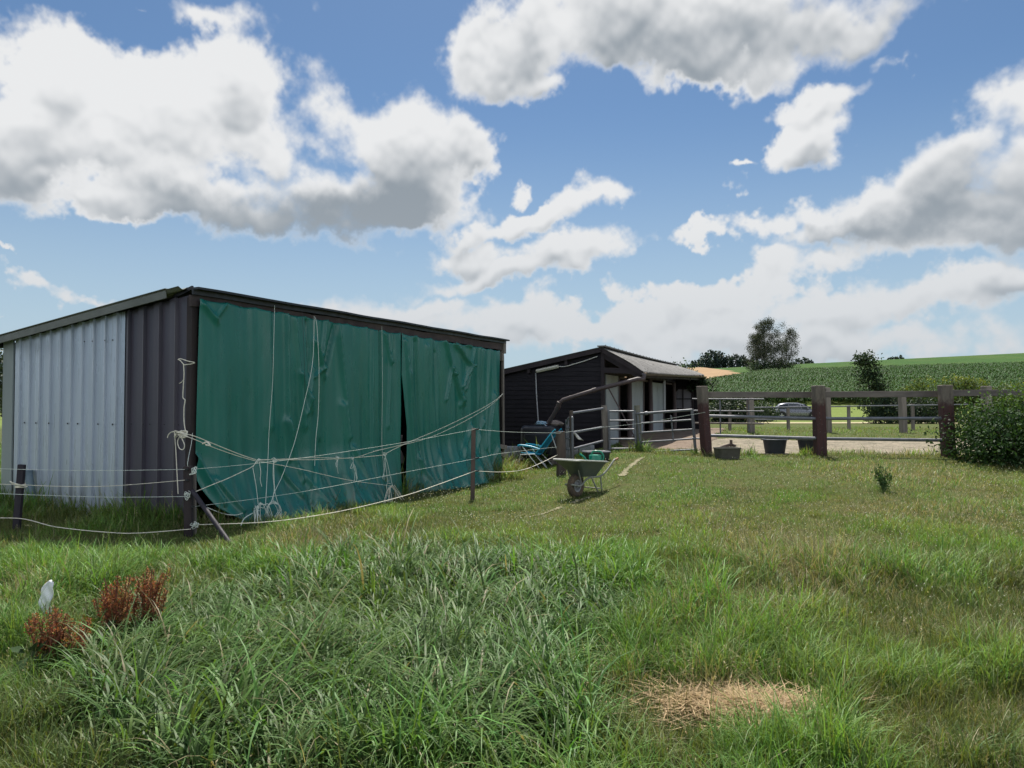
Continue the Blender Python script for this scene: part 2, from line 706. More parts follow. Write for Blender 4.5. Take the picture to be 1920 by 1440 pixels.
def sheet(name, xs, ys, lift, m, keep=None, fn=None):
    XX, YY = np.meshgrid(xs, ys)
    ZZ = (fn or gh)(XX, YY) + lift
    v = np.stack([XX, YY, ZZ], -1).reshape(-1, 3)
    nx, ny = len(xs), len(ys)
    i, j = np.meshgrid(np.arange(nx - 1), np.arange(ny - 1))
    f = np.stack([j * nx + i, j * nx + i + 1, (j + 1) * nx + i + 1, (j + 1) * nx + i], -1).reshape(-1, 4)
    if keep is not None:
        c = v[f].mean(1)
        f = f[keep(c[:, 0], c[:, 1])]
    return np_mesh(name, v, [f], m, smooth=True)


m_ground = bpy.data.materials.new('pasture_soil')
m_ground.use_nodes = True
N = Nodes(m_ground.node_tree)
tcg = N.new('ShaderNodeTexCoord')
v = tcg.outputs['Object']
s3 = N.new('ShaderNodeSeparateXYZ')
N.link(v, s3.inputs[0])
n_big = N.noise(v, 0.35, 5, 0.6)
n_mid = N.noise(v, 3.0, 6, 0.65)
n_fine = N.noise(v, 40.0, 4, 0.7)
c = N.mix(N.sstep(n_big, .35, .65), (.060, .090, .020, 1), (.080, .10, .028, 1))
c = N.mix(N.sstep(n_mid, .40, .75), c, (.095, .085, .035, 1))
c = N.mix(N.math('MULTIPLY', N.sstep(n_fine, .35, .75), .45), c, (.03, .035, .012, 1))
# ground painted darker under the rank grass: shade of the gaps between tufts
gap_shade = N.math('MULTIPLY', N.sstep(s3.outputs[1], 8.6, 6.4), N.sstep(s3.outputs[0], 1.6, .3))
c = N.mix(gap_shade, c, (.022, .026, .012, 1))
# pasture beyond the yard: paler, drier grass in mown streaks
far = N.sstep(s3.outputs[1], 45.0, 60.0)
mw = N.new('ShaderNodeMapping')
mw.inputs['Scale'].default_value = (.02, .35, .1)
N.link(v, mw.inputs[0])
cf = N.mix(N.sstep(N.noise(mw.outputs[0], 3.0, 5, .6), .3, .7), (.105, .150, .030, 1), (.150, .180, .050, 1))
c = N.mix(far, c, cf)
# the far slope: another crop, even and dark green
slope = N.sstep(s3.outputs[1], 150, 175)
cs = N.mix(N.sstep(N.noise(v, .06, 6, .7), .38, .62), (.032, .078, .016, 1), (.048, .088, .020, 1))
c = N.mix(slope, c, cs)
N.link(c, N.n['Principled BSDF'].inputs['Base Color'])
N.n['Principled BSDF'].inputs['Roughness'].default_value = .95
N.n['Principled BSDF'].inputs['Specular IOR Level'].default_value = .1
b = N.new('ShaderNodeBump')
b.inputs['Strength'].default_value = .7
b.inputs['Distance'].default_value = .03
N.link(n_fine, b.inputs['Height'])
N.link(b.outputs[0], N.n['Principled BSDF'].inputs['Normal'])
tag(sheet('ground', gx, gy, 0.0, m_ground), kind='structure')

m_sand = mat('arena_sand', lin((140, 130, 114)), .95, c2=lin((112, 106, 92)), scale=2.5, bump=.02, bscale=25, spec=.1, spots=lin((82, 78, 64)), spot_scale=11, spot_at=.53)
m_dirt = mat('yard_dirt', (.14, .105, .08), .95, c2=(.20, .155, .12), scale=3, bump=.02, bscale=40, spec=.1, spots=(.07, .045, .03), spot_scale=18, spot_at=.56)
m_track = mat('dry_track', (.42, .35, .24), .95, c2=(.24, .24, .11), scale=1.2, bump=.02, bscale=20, spec=.1)
m_wheat = mat('ripe_wheat', (.30, .205, .115), .9, c2=(.25, .165, .095), scale=.08, stretch=(1, 8, 1), spots=(.22, .17, .09), spot_scale=.3, spot_at=.58, spec=.1)
m_bare = mat('trodden_earth', (.24, .21, .14), .95, c2=(.13, .13, .07), scale=6, bump=.01, bscale=50, spec=.1)


def near_edge(x):
    return 17.3 + 0.35 * (fbm(x * .8, x * 0 + 2.0, 21) - .5) - 0.06 * (x - 4)


def in_sand(x, y):
    return (x > 4.45 + .25 * (fbm(y * .7, x * 0, 8) - .5)) & (y > near_edge(x)) & (y < 21.9 + .8 * (fbm(x * .6, x * 0 + 9, 22) - .5))


def in_dirt(x, y):
    return (x > 2.75 + .25 * (y - 18.0) * .4) & (x <= 4.6 + .4 * (fbm(y, x * 0 + 4, 33) - .5) + (y - 18) * .33) & (y > 18.35 + .25 * (fbm(x * 2, x * 0, 17) - .5)) & (y < 30)


fx = np.arange(1.5, 24, .12)
fy = np.arange(15.5, 31, .12)
tag(sheet('arena_sand', fx, fy, .018, m_sand, lambda x, y: in_sand(x, y) & ~in_dirt(x, y)), kind='structure')
tag(sheet('yard_dirt', fx, fy, .026, m_dirt, in_dirt), kind='structure')
tag(sheet('dirt_track', np.arange(8, 90, 1.0), np.arange(40, 60, .5), .03, m_track,
          lambda x, y: (np.abs(y - 49 - 1.2 * (fbm(x * .1, x * 0, 41) - .5)) < 3.4 + 1.6 * (fbm(x * .25, y * .3, 42) - .5))), kind='structure')
tag(sheet('wheat_field', np.arange(20, 76, 2.0), np.arange(160, 258, 2.0), .5, m_wheat,
          lambda x, y: (x > 20 + (y - 160) * .05) & (x < 64.0 - (248 - y) * .03) & (y > 168 + (x - 40) * 1.55)), kind='structure')


def path_d(x, y, a, b_):
    a, b_ = np.array(a), np.array(b_)
    t = np.clip(((x - a[0]) * (b_ - a)[0] + (y - a[1]) * (b_ - a)[1]) / ((b_ - a) @ (b_ - a)), 0, 1)
    return np.hypot(x - a[0] - t * (b_ - a)[0], y - a[1] - t * (b_ - a)[1])


def in_trod(x, y):
    w_ = .05 + .14 * (fbm(x * 3, y * 3, 51) - .5)
    return (path_d(x, y, (2.05, 14.0), (2.85, 16.2)) < w_) | (path_d(x, y, (1.0, 12.3), (1.35, 12.8)) < w_ * .8) | (path_d(x, y, (.25, 11.0), (.8, 12.0)) < w_ * .45)


tag(sheet('trodden_path', np.arange(0, 3.6, .05), np.arange(10.5, 17, .05), .012, m_bare, in_trod), kind='structure')
# ================================================================== FIELD SHED
TH = math.atan(695 / FPX)
U = Vector((math.sin(TH), math.cos(TH), 0))            # along the open front, away from the viewer
V = Vector((-math.cos(TH), math.sin(TH), 0))           # along the side wall, towards the back
NF = Vector((math.cos(TH), -math.sin(TH), 0))          # out of the front
NS = -U                                                # out of the side wall
A = Vector((X(357, 9.9), 9.9, 0))
LEN, DEP = 9.05, 4.08
ZB = -0.12
UPZ = Vector((0, 0, 1))


def roof_z(t):
    return 3.13 - 0.122 * t


def front(px, py, off):
    """point of the plane `off` metres before the tarpaulins that the pixel looks at"""
    r = ray(px, py)
    o = Vector((0, 0, EYE))
    q = A + NF * off
    k = (q - o).dot(NF) / r.dot(NF)
    return o + r * k


def front_sz(px, py, off=.08):
    p = front(px, py, off)
    return (p - A).dot(U), p.z


def sidep(px, py, off):
    r = ray(px, py)
    o = Vector((0, 0, EYE))
    q = A + NS * off
    k = (q - o).dot(NS) / r.dot(NS)
    return o + r * k


m_steel = mat('pale_sheet_steel', (.46, .51, .59), .32, metal=.25, c2=(.38, .43, .50), scale=1.4, stretch=(2.5, 2.5, .25), spec=.5, spots=(.33, .37, .42), spot_scale=2.2, spot_at=.58, grime=(.13, .135, .10, .9))
m_purple = mat('brown_sheet_steel', (.072, .064, .084), .42, c2=(.056, .051, .070), scale=1.2, stretch=(2, 2, .3), spec=.45, spots=(.080, .073, .088), spot_scale=3, spot_at=.62, grime=(.07, .065, .05, .7))
m_trim = mat('grey_trim', (.24, .27, .27), .5, c2=(.19, .22, .22), scale=2, stretch=(1, 1, .2))
m_brown = mat('dark_timber', (.036, .026, .026), .75, c2=(.022, .017, .019), scale=3, stretch=(1, 1, .25), bump=.004, bscale=25)
m_fascia = mat('weathered_fascia', (.075, .055, .052), .8, c2=(.045, .034, .036), scale=4, bump=.004, bscale=30)
m_greyw = mat('grey_timber', (.22, .19, .17), .85, c2=(.13, .11, .10), scale=6, stretch=(1, 1, .15), bump=.004, bscale=35)
m_roof = mat('fibre_cement', (.26, .27, .24), .9, c2=(.17, .18, .15), scale=2.5, bump=.004, bscale=40, spots=(.10, .11, .07), spot_scale=12, spot_at=.60)
m_dark = mat('dark_inside', (.02, .018, .018), .9)  # one even near-black colour for inner walls and linings
m_black = mat('black_plastic', (.012, .013, .017), .42, vary=.2, spec=.5)
m_screw = mat('screw_head', (.03, .03, .035), .5)

sh = thing('field_shed', 'long field shed with corrugated side wall and green tarpaulin front', 'shed', A)


def corrugated(t0, t1, pitch, depth, ztop, zbot, mb, off=0.0, rib=.42, out=True, mi=0):
    """trapezoid-profile sheet standing along the side wall"""
    t = t0
    prof = []
    while t < t1 - 1e-4:
        e = pitch * .08
        for k, d in ((0, 0), (1 - rib - .07, 0), (1 - rib - .03, 1.08), (1 - rib + .03, 1), (.95, 1), (1.0, 0)):
            tt = t + pitch * k
            if tt <= t1 + 1e-4:
                prof.append((tt, d * depth))
        t += pitch
    prof.append((t1, 0))
    nz = 10
    for i in range(len(prof) - 1):
        (a, da), (b_, db) = prof[i], prof[i + 1]
        if b_ - a < 1e-4:
            continue
        for k in range(nz):
            vs = []
            for (tt, dd, kk) in ((a, da, k), (b_, db, k), (b_, db, k + 1), (a, da, k + 1)):
                f = kk / nz
                p = A + V * tt + NS * (dd + off)
                p.z = zbot + (ztop(tt) - zbot) * f
                vs.append(p)
            mb.add(vs, [(0, 1, 2, 3)], mi)


def screws(mb, t0, t1, n, z, off, mi, r=.013):
    for i in range(n):
        t = t0 + (t1 - t0) * (i + random.uniform(.2, .8)) / n
        mb.lathe(A + V * t + NS * off + UPZ * z, [(r, 0), (r * .8, .008)], 8, NS, mi)


mb = MB()
corrugated(1.30, 3.86, .252, .031, lambda t: roof_z(t) - .02, ZB, mb, .012)
screws(mb, 1.35, 3.8, 7, 1.36, .05, 1)
screws(mb, 1.4, 2.3, 4, 2.55, .05, 1, .010)
wl = mb.build('side_wall', [m_steel, m_screw], sh)
wl['label'] = 'pale grey corrugated steel sheet of the side wall'
mb = MB()
corrugated(0.06, 1.30, .315, .045, lambda t: roof_z(t) - .03, ZB, mb, 0.0, .38)
screws(mb, .1, 1.25, 5, 1.37, .047, 1, .009)
wp = mb.build('side_wall', [m_purple, m_screw], sh)
wp['label'] = 'dark plum brown corrugated sheet next to the corner'
mb = MB()
mb.box(A + V * 3.99 + NS * .035 + UPZ * 1.27, V * .13, NS * .012, UPZ * 1.37)
mb.box(A + V * 4.115 + NS * -.03 + UPZ * 1.27, V * .006, NS * .07, UPZ * 1.37)
mb.build('corner_trim', m_trim, sh)
# frame: posts, header, rafters, back and far walls, so that the inside is a dark room
mb = MB()
mb.box(A + U * .045 + V * .03 + UPZ * 1.47, U * .05, V * .05, UPZ * 1.6)
mb.build('post', m_brown, sh, bevel=.006)
for s_ in (4.55, LEN - .12):
    mb = MB()
    mb.box(A + U * s_ + V * .09 + UPZ * 1.42, U * .06, V * .06, UPZ * 1.54)
    mb.build('post', m_brown, sh, bevel=.006)
mb = MB()
mb.beam(A + U * (LEN + .03) + NF * .02 + UPZ * -.15, A + U * (LEN + .0) + NF * .02 + UPZ * 2.80, .055, .055, NF)
mb.build('pole', m_greyw, sh, bevel=.006)
mb = MB()
zl = lambda s_: 3.02 + .012 * math.sin(s_ * 2.1) + .008 * math.sin(s_ * 5.3)
n = 24
for i in range(n):
    s0, s1 = LEN * i / n + (.0 if i else -.04), LEN * (i + 1) / n
    mb.beam(A + U * s0 + NF * .02 + UPZ * zl(s0), A + U * s1 + NF * .02 + UPZ * zl(s1), .045, .15 + .01 * math.sin(i * 1.7))
mb.build('header_beam', m_fascia, sh)
mb = MB()
for s_ in (1.5, 3.0, 4.55, 6.0, 7.5, 8.9):
    mb.beam(A + U * s_ + V * .1 + UPZ * (roof_z(.1) - .12), A + U * s_ + V * (DEP - .1) + UPZ * (roof_z(DEP) - .12), .06, .13)
mb.build('rafter', m_brown, sh)
mb = MB()
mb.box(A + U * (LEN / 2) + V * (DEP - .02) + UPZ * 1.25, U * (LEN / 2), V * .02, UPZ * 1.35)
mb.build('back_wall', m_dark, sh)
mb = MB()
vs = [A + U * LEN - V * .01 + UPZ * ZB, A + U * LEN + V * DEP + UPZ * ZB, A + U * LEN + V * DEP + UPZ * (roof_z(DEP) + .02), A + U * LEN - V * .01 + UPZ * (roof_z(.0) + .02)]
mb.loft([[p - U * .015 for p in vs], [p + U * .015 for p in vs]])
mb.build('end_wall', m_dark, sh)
# broken boards at the far corner
mb = MB()
for (z0, ln_, an) in ((.62, .42, .15), (.44, .5, .30), (.27, .42, .5)):
    c = A + U * (LEN - .10) + NF * .07 + UPZ * z0
    d = (U * math.cos(an) - UPZ * math.sin(an))
    mb.beam(c - d * ln_ / 2, c + d * ln_ / 2, .10, .022, NF)
bb = mb.build('broken_board', m_greyw, sh, bevel=.004)
bb['label'] = 'splintered pale boards hanging loose at the far corner'
# roof: corrugated fibre-cement sheets running down towards the back
mb = MB()


def roof_pt(s_, t, lift):
    p = A + U * s_ + V * t
    p.z = roof_z(t) + lift + .022 * math.cos(s_ * 2 * PI / .177) * .9 + .012 * math.sin(s_ * 1.3 + .6)
    return p


ns, nt = 9 * 52, 7
for lift, fl in ((.055, False), (.043, True)):
    mb.grid(ns, nt, lambda a, b_, lift=lift: roof_pt(-.16 + a * (LEN + .24), .06 + b_ * (DEP + .14), lift), flip=fl)
mb.build('roof', m_roof, sh, smooth=True)
# verge board along the side and the thin black roof edge over the front
mb = MB()
q0, q1 = A - U * .15 + V * .30, A - U * .15 + V * (DEP + .18)
q0.z, q1.z = roof_z(.30) + .012, roof_z(DEP + .18) + .0
mb.beam(q0, q1, .016, .105)
q0, q1 = q0 + U * .07 + UPZ * .075, q1 + U * .07 + UPZ * .075
mb.beam(q0, q1, .18, .012)
mb.build('verge_board', mat('verge_sheet', (.15, .16, .145), .6, c2=(.11, .118, .105), scale=3), sh, bevel=.004)
mb = MB()
pts = []
n = 60
for i in range(n + 1):
    s_ = -.04 + (LEN + .1) * i / n
    pts.append(A + U * s_ + NF * .07 + UPZ * (3.175 + .004 * math.sin(s_ * 3.1) + .012 * (fbm(s_ * 1.7, 0.5, 61) - .5)))
for i in range(n):
    mb.beam(pts[i], pts[i + 1], .22, .030)
    mb.beam(pts[i] - UPZ * .045 + NF * .0, pts[i + 1] - UPZ * .045, .03, .065)
mb.beam(A + V * .30 - U * .02 + UPZ * 3.09, A + NF * .05 - U * .02 + UPZ * 3.19, .03, .05)
mb.build('roof_edge', m_black, sh)
# end of the rafter at the far top corner
mb = MB()
mb.box(A + U * (LEN + .0) + NF * .03 + UPZ * 2.99, U * .05, NF * .06, UPZ * .13)
mb.box(A + U * (LEN - .04) + NF * .02 + UPZ * 2.78, U * .04, NF * .04, UPZ * .10)
mb.build('beam_end', m_greyw, sh, bevel=.01)
mb = MB()
g0 = A + V * (DEP + .20) + UPZ * (roof_z(DEP) - .05)
mb.tube([g0 - U * 1.1, g0 + U * (LEN)], .055, 10)
mb.build('gutter', m_black, sh, smooth=True)

# post stub and grey pipe at the foot of the side wall
pp = thing('drain_pipe', 'short blue grey plastic pipe end leaning against the pale side wall', 'pipe', A + V * 3.6 + NS * .1)
mb = MB()
b0 = sidep(53, 884, .12)
b1 = sidep(63, 950, .12)
mb.tube([b0, b0 * .5 + b1 * .5, b1], .055, 14)
mb.tube([b0 + UPZ * .02, b0 - UPZ * .06], .064, 14)
mb.build('pipe', mat('blue_grey_pvc', (.12, .17, .21), .5), pp, smooth=True)
op = thing('old_post', 'weathered stub of post behind the short dark fence post', 'post', A + V * 4.3)
mb = MB()
oc = GP(20, 11.9)
mb.beam(oc - UPZ * .1, oc + UPZ * .62, .14, .10)
mb.build('timber', m_greyw, op, bevel=.012)

# ------------------------------------------------------------------ tarpaulins
m_tarp = bpy.data.materials.new('green_tarpaulin')
m_tarp.use_nodes = True
N = Nodes(m_tarp.node_tree)
bs = N.n['Principled BSDF']
tco = N.new('ShaderNodeTexCoord')
mpn = N.new('ShaderNodeMapping')
mpn.inputs['Scale'].default_value = (1.5, 1.5, .5)
N.link(tco.outputs['Object'], mpn.inputs[0])
tcol = N.mix(N.sstep(N.noise(mpn.outputs[0], 1.6, 6, .65), .3, .72), (.008, .122, .098, 1), (.011, .144, .114, 1))
tcol = N.mix(N.math('MULTIPLY', N.sstep(N.noise(mpn.outputs[0], 14, 5, .7), .56, .8), .16), tcol, (.06, .10, .085, 1))
sepz = N.new('ShaderNodeSeparateXYZ')
N.link(tco.outputs['Object'], sepz.inputs[0])
mudf = N.math('MULTIPLY', N.sstep(sepz.outputs[2], .75, -.05), N.sstep(N.noise(mpn.outputs[0], 7, 6, .7), .40, .72))
tcol = N.mix(N.math('MULTIPLY', mudf, .65), tcol, (.085, .085, .06, 1))
N.link(tcol, bs.inputs['Base Color'])
N.link(N.sstep(N.noise(mpn.outputs[0], 5, 4), .3, .7, .26, .38), bs.inputs['Roughness'])
bs.inputs['Specular IOR Level'].default_value = .5
wv_ = N.new('ShaderNodeBump')
wv_.inputs['Strength'].default_value = .5
wv_.inputs['Distance'].default_value = .006
mq = N.new('ShaderNodeMapping')
mq.inputs['Scale'].default_value = (3, 3, .35)
N.link(tco.outputs['Object'], mq.inputs[0])
N.link(N.noise(mq.outputs[0], 2.2, 4, .5, 1.0), wv_.inputs['Height'])
N.link(wv_.outputs[0], bs.inputs['Normal'])

# creases seen on the cloth: (pixel from, pixel to, half width m, height m)
CREASES = [
    ((500, 575), (506, 800), .10, .025), ((536, 590), (542, 860), .05, .04), ((552, 598), (570, 800), .06, .03), ((575, 600), (579, 700), .035, -.04),
    ((590, 640), (610, 705), .05, .05), ((612, 600), (604, 668), .04, .045), ((628, 605), (612, 700), .05, -.05), ((630, 600), (652, 820), .06, .05),
    ((585, 690), (572, 775), .04, .04), ((606, 690), (588, 708), .03, .04), ((640, 760), (655, 900), .08, .03), ((562, 700), (583, 770), .04, .04),
    ((516, 870), (548, 925), .05, .05), ((538, 790), (560, 900), .06, .04), ((603, 830), (612, 935), .06, -.04), ((660, 840), (690, 940), .07, .04),
    ((697, 612), (697, 935), .03, .035), ((712, 618), (720, 900), .05, -.06), ((380, 570), (405, 600), .05, .03), ((405, 590), (420, 570), .04, .03),
    ((372, 860), (402, 940), .06, .05), ((400, 900), (430, 955), .05, .05), ((560, 880), (600, 965), .05, .03), ((640, 900), (630, 960), .06, .03), ((590, 860), (560, 950), .06, -.03),
    ((722, 625), (733, 680), .03, .04), ((735, 625), (728, 800), .04, .03),
    ((757, 640), (772, 905), .05, .06), ((778, 640), (792, 900), .06, -.03), ((800, 650), (806, 900), .08, .03), ((815, 660), (820, 860), .05, -.02),
    ((832, 640), (848, 700), .04, .05), ((848, 700), (866, 760), .04, .06), ((852, 645), (880, 685), .04, .06), ((880, 685), (866, 725), .04, .06), ((866, 640), (880, 650), .03, .04),
    ((888, 650), (872, 730), .04, .04), ((845, 690), (836, 750), .04, .04), ((902, 655), (896, 850), .05, .03), ((918, 655), (908, 840), .05, .035), ((860, 760), (864, 740), .05, .04),
    ((880, 800), (842, 915), .06, .05), ((905, 790), (872, 912), .06, .05), ((926, 740), (905, 900), .06, .05), ((930, 840), (912, 895), .04, .04),
    ((785, 860), (800, 920), .07, .05), ((820, 850), (806, 918), .06, .04), ((770, 700), (784, 880), .06, .02), ((865, 880), (850, 915), .04, -.04),
]
CR = []
for (p0, p1, cw, chh) in CREASES:
    CR.append((front_sz(*p0), front_sz(*p1), cw, chh))


def tarp(name, label, s0, s1, side0, side1, zb, seed, group):
    ns, nz = int((s1 - s0) * 42), 110
    a = np.linspace(0, 1, ns)[None, :]
    b_ = np.linspace(0, 1, nz)[:, None]          # 0 bottom, 1 top
    top = 3.065 - .016 * (s0 + a * (s1 - s0))
    s_ = s0 + a * (s1 - s0) + 0 * b_
    zbot = zb(s0 + a * (s1 - s0))
    hooks = np.abs(((s_ / .52) % 1.0) - .5) * 2      # 1 at a hook, 0 midway
    z = zbot + (top - zbot) * b_
    z = z - .030 * (1 - hooks ** 2) * b_ ** 6
    s_ = s_ + side0(z) * (1 - a) ** 3 + side1(z) * a ** 3
    # folds: fine gathers at the top, broad ones below
    d = .045 * (fbm(s_ * 2.3, z * .14, seed, 3) - .5) * 2 + .030 * (fbm(s_ * 6.0 + .2 * z, z * .12, seed + 2, 2) - .5) * 2
    d = d + .012 * np.sin(s_ * 11 + 3 * fbm(s_, z * .3, seed + 5)) * b_ ** 3
    d = d + .085 * (fbm(s_ * 3.0 + z * .15, z * .10, seed + 9, 2) - .5) * 2 * (1 - b_) ** 1.0
    d = d + .018 * (fbm(s_ * 1.6, z * .7, seed + 13, 3) - .5) * 2
    for (q0, q1, cw, chh) in CR:
        dx, dz = q1[0] - q0[0], q1[1] - q0[1]
        L2 = dx * dx + dz * dz
        t = ((s_ - q0[0]) * dx + (z - q0[1]) * dz) / L2
        t0 = np.clip(t, 0, 1)
        dist = np.hypot(s_ - q0[0] - dx * t0, z - q0[1] - dz * t0)
        side = np.sign((s_ - q0[0]) * dz - (z - q0[1]) * dx)
        k = np.where(side > 0, 1.0, .55)             # one flank steeper than the other
        d = d + chh * 1.5 * (.55 * np.exp(-(dist / (cw * k)) ** 2) + .6 * np.exp(-dist / (cw * k * .6)))
    flare = .34 * np.clip(1 - z / 1.0, 0, 1.2) ** 2 * (1 - .80 * np.exp(-((s_ - 4.72) / .8) ** 2)) * (1 - .75 * S((s_ - 7.4) / 1.0))
    off = .085 + d + flare
    # the foot lies curled on the ground
    gx_, gy_ = A.x + U.x * s_ + NF.x * off, A.y + U.y * s_ + NF.y * off
    z = np.maximum(z, gh(gx_, gy_) + .015 + .03 * np.abs(d) * 10)
    v = np.stack([gx_, gy_, z], -1).reshape(-1, 3)
    i, j = np.meshgrid(np.arange(ns - 1), np.arange(nz - 1))
    f = np.stack([j * ns + i, j * ns + i + 1, (j + 1) * ns + i + 1, (j + 1) * ns + i], -1).reshape(-1, 4)
    o = np_mesh(name, v, [f], m_tarp, loc=tuple(A + U * (s0 + s1) / 2), smooth=True)
    md = o.modifiers.new('thickness', 'SOLIDIFY')
    md.thickness = .004
    tag(o, label, 'tarpaulin', group)
    return o


def zb_left(s_):
    k = [front_sz(362, 870)[0], front_sz(374, 905)[0], front_sz(392, 938)[0], front_sz(430, 958)[0], front_sz(500, 962)[0], 3.0, 4.8]
    return np.interp(s_, k, [.80, .52, .25, .02, -.10, -.14, -.12])


tg = 'green tarpaulins over the shed front'
tarp('tarpaulin', 'wide green tarpaulin beside the plum corner with its lower corner curled up', .05, 4.73,
     lambda z: .0 * z, lambda z: -.10 * np.clip((2.0 - z) / 2.0, 0, 1), zb_left, 71, tg)
tarp('tarpaulin', 'narrower creased green tarpaulin nearest the black stable', 4.70, 8.80,
     lambda z: .15 * np.clip((2.2 - z) / 1.0, 0, 1) - .08 * np.clip((.9 - z) / .8, 0, 1), lambda z: -.18 * np.clip((2.8 - z) / 3.0, 0, 1), lambda s_: -.10 + .03 * s_ * 0, 133, tg)
# grey sheet hanging inside, seen through the slit
sk = MB()


def rag(a, b_):
    p = A + U * (4.84 + .18 * a) - NF * (.10 + .05 * math.sin(a * 5 + b_ * 7)) + UPZ * (.50 + .55 * b_)
    return p + U * (.05 * math.sin(b_ * 6))


sk.grid(8, 14, rag)
tag(sk.build('cloth_scrap', mat('grey_rag', (.20, .18, .18), .9), None, smooth=True, thick=.006, loc=A + U * 4.8), 'grey rag of cloth hanging in the slit between the tarpaulins', 'cloth')
# ================================================================== BLACK STABLE
AL = math.atan(600 / FPX)
R_ = Vector((math.sin(AL), math.cos(AL), 0))       # along the ridge
L_ = Vector((-math.cos(AL), math.sin(AL), 0))      # along the gable, to the left and back
K = Vector((X(1130, 20.0), 20.0, 0))
SL = 9.9                                           # length along the ridge
ZR = 3.10
m_tar = mat('tarred_boards', (.012, .010, .014), .6, c2=(.007, .006, .009), scale=2.5, stretch=(.5, .5, 6), bump=.004, bscale=14, spec=.22)
m_tard = mat('dark_stable_timber', (.030, .022, .024), .7, c2=(.018, .014, .017), scale=3, stretch=(1, 1, .3), spec=.3)
m_panel = mat('pale_grey_panel', (.31, .34, .355), .6, c2=(.24, .265, .28), scale=1.5, stretch=(1, 1, .4), spots=(.17, .175, .17), spot_scale=3, spot_at=.60, grime=(.12, .10, .08, .6))
m_pole = mat('round_grey_pole', (.11, .085, .085), .8, c2=(.06, .045, .048), scale=4, stretch=(1, 1, .2))
m_conc = mat('pale_concrete', (.36, .37, .38), .9, c2=(.26, .27, .28), scale=2.2, bump=.005, bscale=30)
m_sroof = mat('lichen_fibre_cement', (.20, .192, .185), .9, c2=(.13, .125, .12), scale=3, bump=.004, bscale=40, spots=(.045, .042, .036), spot_scale=13, spot_at=.56)
m_pipe = mat('brown_drainpipe', (.060, .042, .042), .5, c2=(.045, .033, .034), scale=2)
m_galv = mat('galvanised_tube', (.15, .155, .175), .5, metal=.15, c2=(.10, .105, .12), scale=5, spec=.5, spots=(.20, .17, .14), spot_scale=9, spot_at=.66)
m_white = mat('off_white', (.62, .61, .57), .6, vary=.1)
stb = thing('stable', 'black tarred timber stable with grey corrugated roof and pale panels between its openings', 'stable', K)


def lz(t):          # left roof slope
    return ZR - .19 * t


def kp(s_, t, z):
    return K + R_ * s_ + L_ * t + UPZ * z


LT = 5.2
# gable wall of horizontal lapped boards
mb = MB()
z = -.1
while z < ZR - .06:
    z1 = z + .125
    t_max = min(LT, max(.02, (ZR - .04 - z1) / .19))
    mb.loft([[kp(-.012, 0, z), kp(.012, 0, z), kp(.012, 0, z1 + .01), kp(.004, 0, z1 + .01)],
             [kp(-.012, t_max, z), kp(.012, t_max, z), kp(.012, t_max, z1 + .01), kp(.004, t_max, z1 + .01)]])
    z = z1
mb.build('gable_wall', m_tar, stb)
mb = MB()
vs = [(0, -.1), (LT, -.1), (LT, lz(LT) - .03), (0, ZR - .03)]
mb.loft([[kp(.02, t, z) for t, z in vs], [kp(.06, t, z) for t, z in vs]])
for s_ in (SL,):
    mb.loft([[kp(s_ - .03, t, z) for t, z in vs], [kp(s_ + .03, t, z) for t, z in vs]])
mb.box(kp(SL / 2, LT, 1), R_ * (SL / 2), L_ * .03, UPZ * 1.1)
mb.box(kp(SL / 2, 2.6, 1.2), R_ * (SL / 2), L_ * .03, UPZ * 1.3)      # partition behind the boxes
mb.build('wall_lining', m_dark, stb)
# plinth
mb = MB()
mb.box(kp(-.045, LT / 2 + .38, .10), L_ * (LT / 2 - .3), R_ * .03, UPZ * .36)
pl = mb.build('plinth', m_conc, stb, bevel=.01)
# roof: two corrugated slopes
EW = 1.10


def sroof(s_, t, lift):
    """t > 0 down the long left slope, t < 0 down the short right slope over the front"""
    if t >= 0:
        z = ZR - .19 * t
    else:
        k = min(1, max(0, s_ / SL))
        z = ZR + (.60 - .24 * k) * t * (1 - .10 * math.sin(-t / EW * PI))
    z += lift + .020 * math.cos(2 * PI * s_ / .177) - .03 * math.sin(s_ / SL * PI)
    return kp(s_, t, z)


ns = 9 * 58
for t0, t1 in ((-EW, 0.0), (0.0, LT + .2)):
    mb = MB()
    for lift, fl in ((.05, False), (.036, True)):
        mb.grid(ns, 8, lambda a, b_, lift=lift: sroof(-.16 + a * (SL + .5), t0 + b_ * (t1 - t0), lift), flip=fl)
    rf = mb.build('roof', m_sroof, stb, smooth=True)
    if t0 < 0:
        rf['label'] = 'sunlit grey corrugated slope over the front with dark lichen'
mb = MB()
pts = [kp(-.2 + (SL + .55) * i / 24, -.02, ZR + .085 - .03 * math.sin(max(0, min(1, i / 24)) * PI)) for i in range(25)]
for i in range(24):
    mb.beam(pts[i], pts[i + 1], .22, .03)
    mb.lathe((pts[i] + pts[i + 1]) / 2 - L_ * .06 + UPZ * .015, [(.018, 0), (.012, .03)], 6)
mb.build('ridge_cap', m_sroof, stb)
# dark barge boards up the gable
mb = MB()
mb.beam(kp(-.13, LT, lz(LT) - .03), kp(-.13, -.02, ZR + .0), .03, .13)
mb.build('barge_board', m_tard, stb)
mb = MB()
mb.beam(kp(-.13, 0, ZR + .0), kp(-.13, -EW, ZR - .60 * EW + .0), .03, .12)
mb.build('barge_board', m_tard, stb)
# purlin ends under the gable eave
for t in (1.0, 2.1, 3.2):
    mb = MB()
    mb.box(kp(-.06, t, lz(t) - .14), R_ * .06, L_ * .04, UPZ * .06)
    mb.build('purlin_end', m_tard, stb)
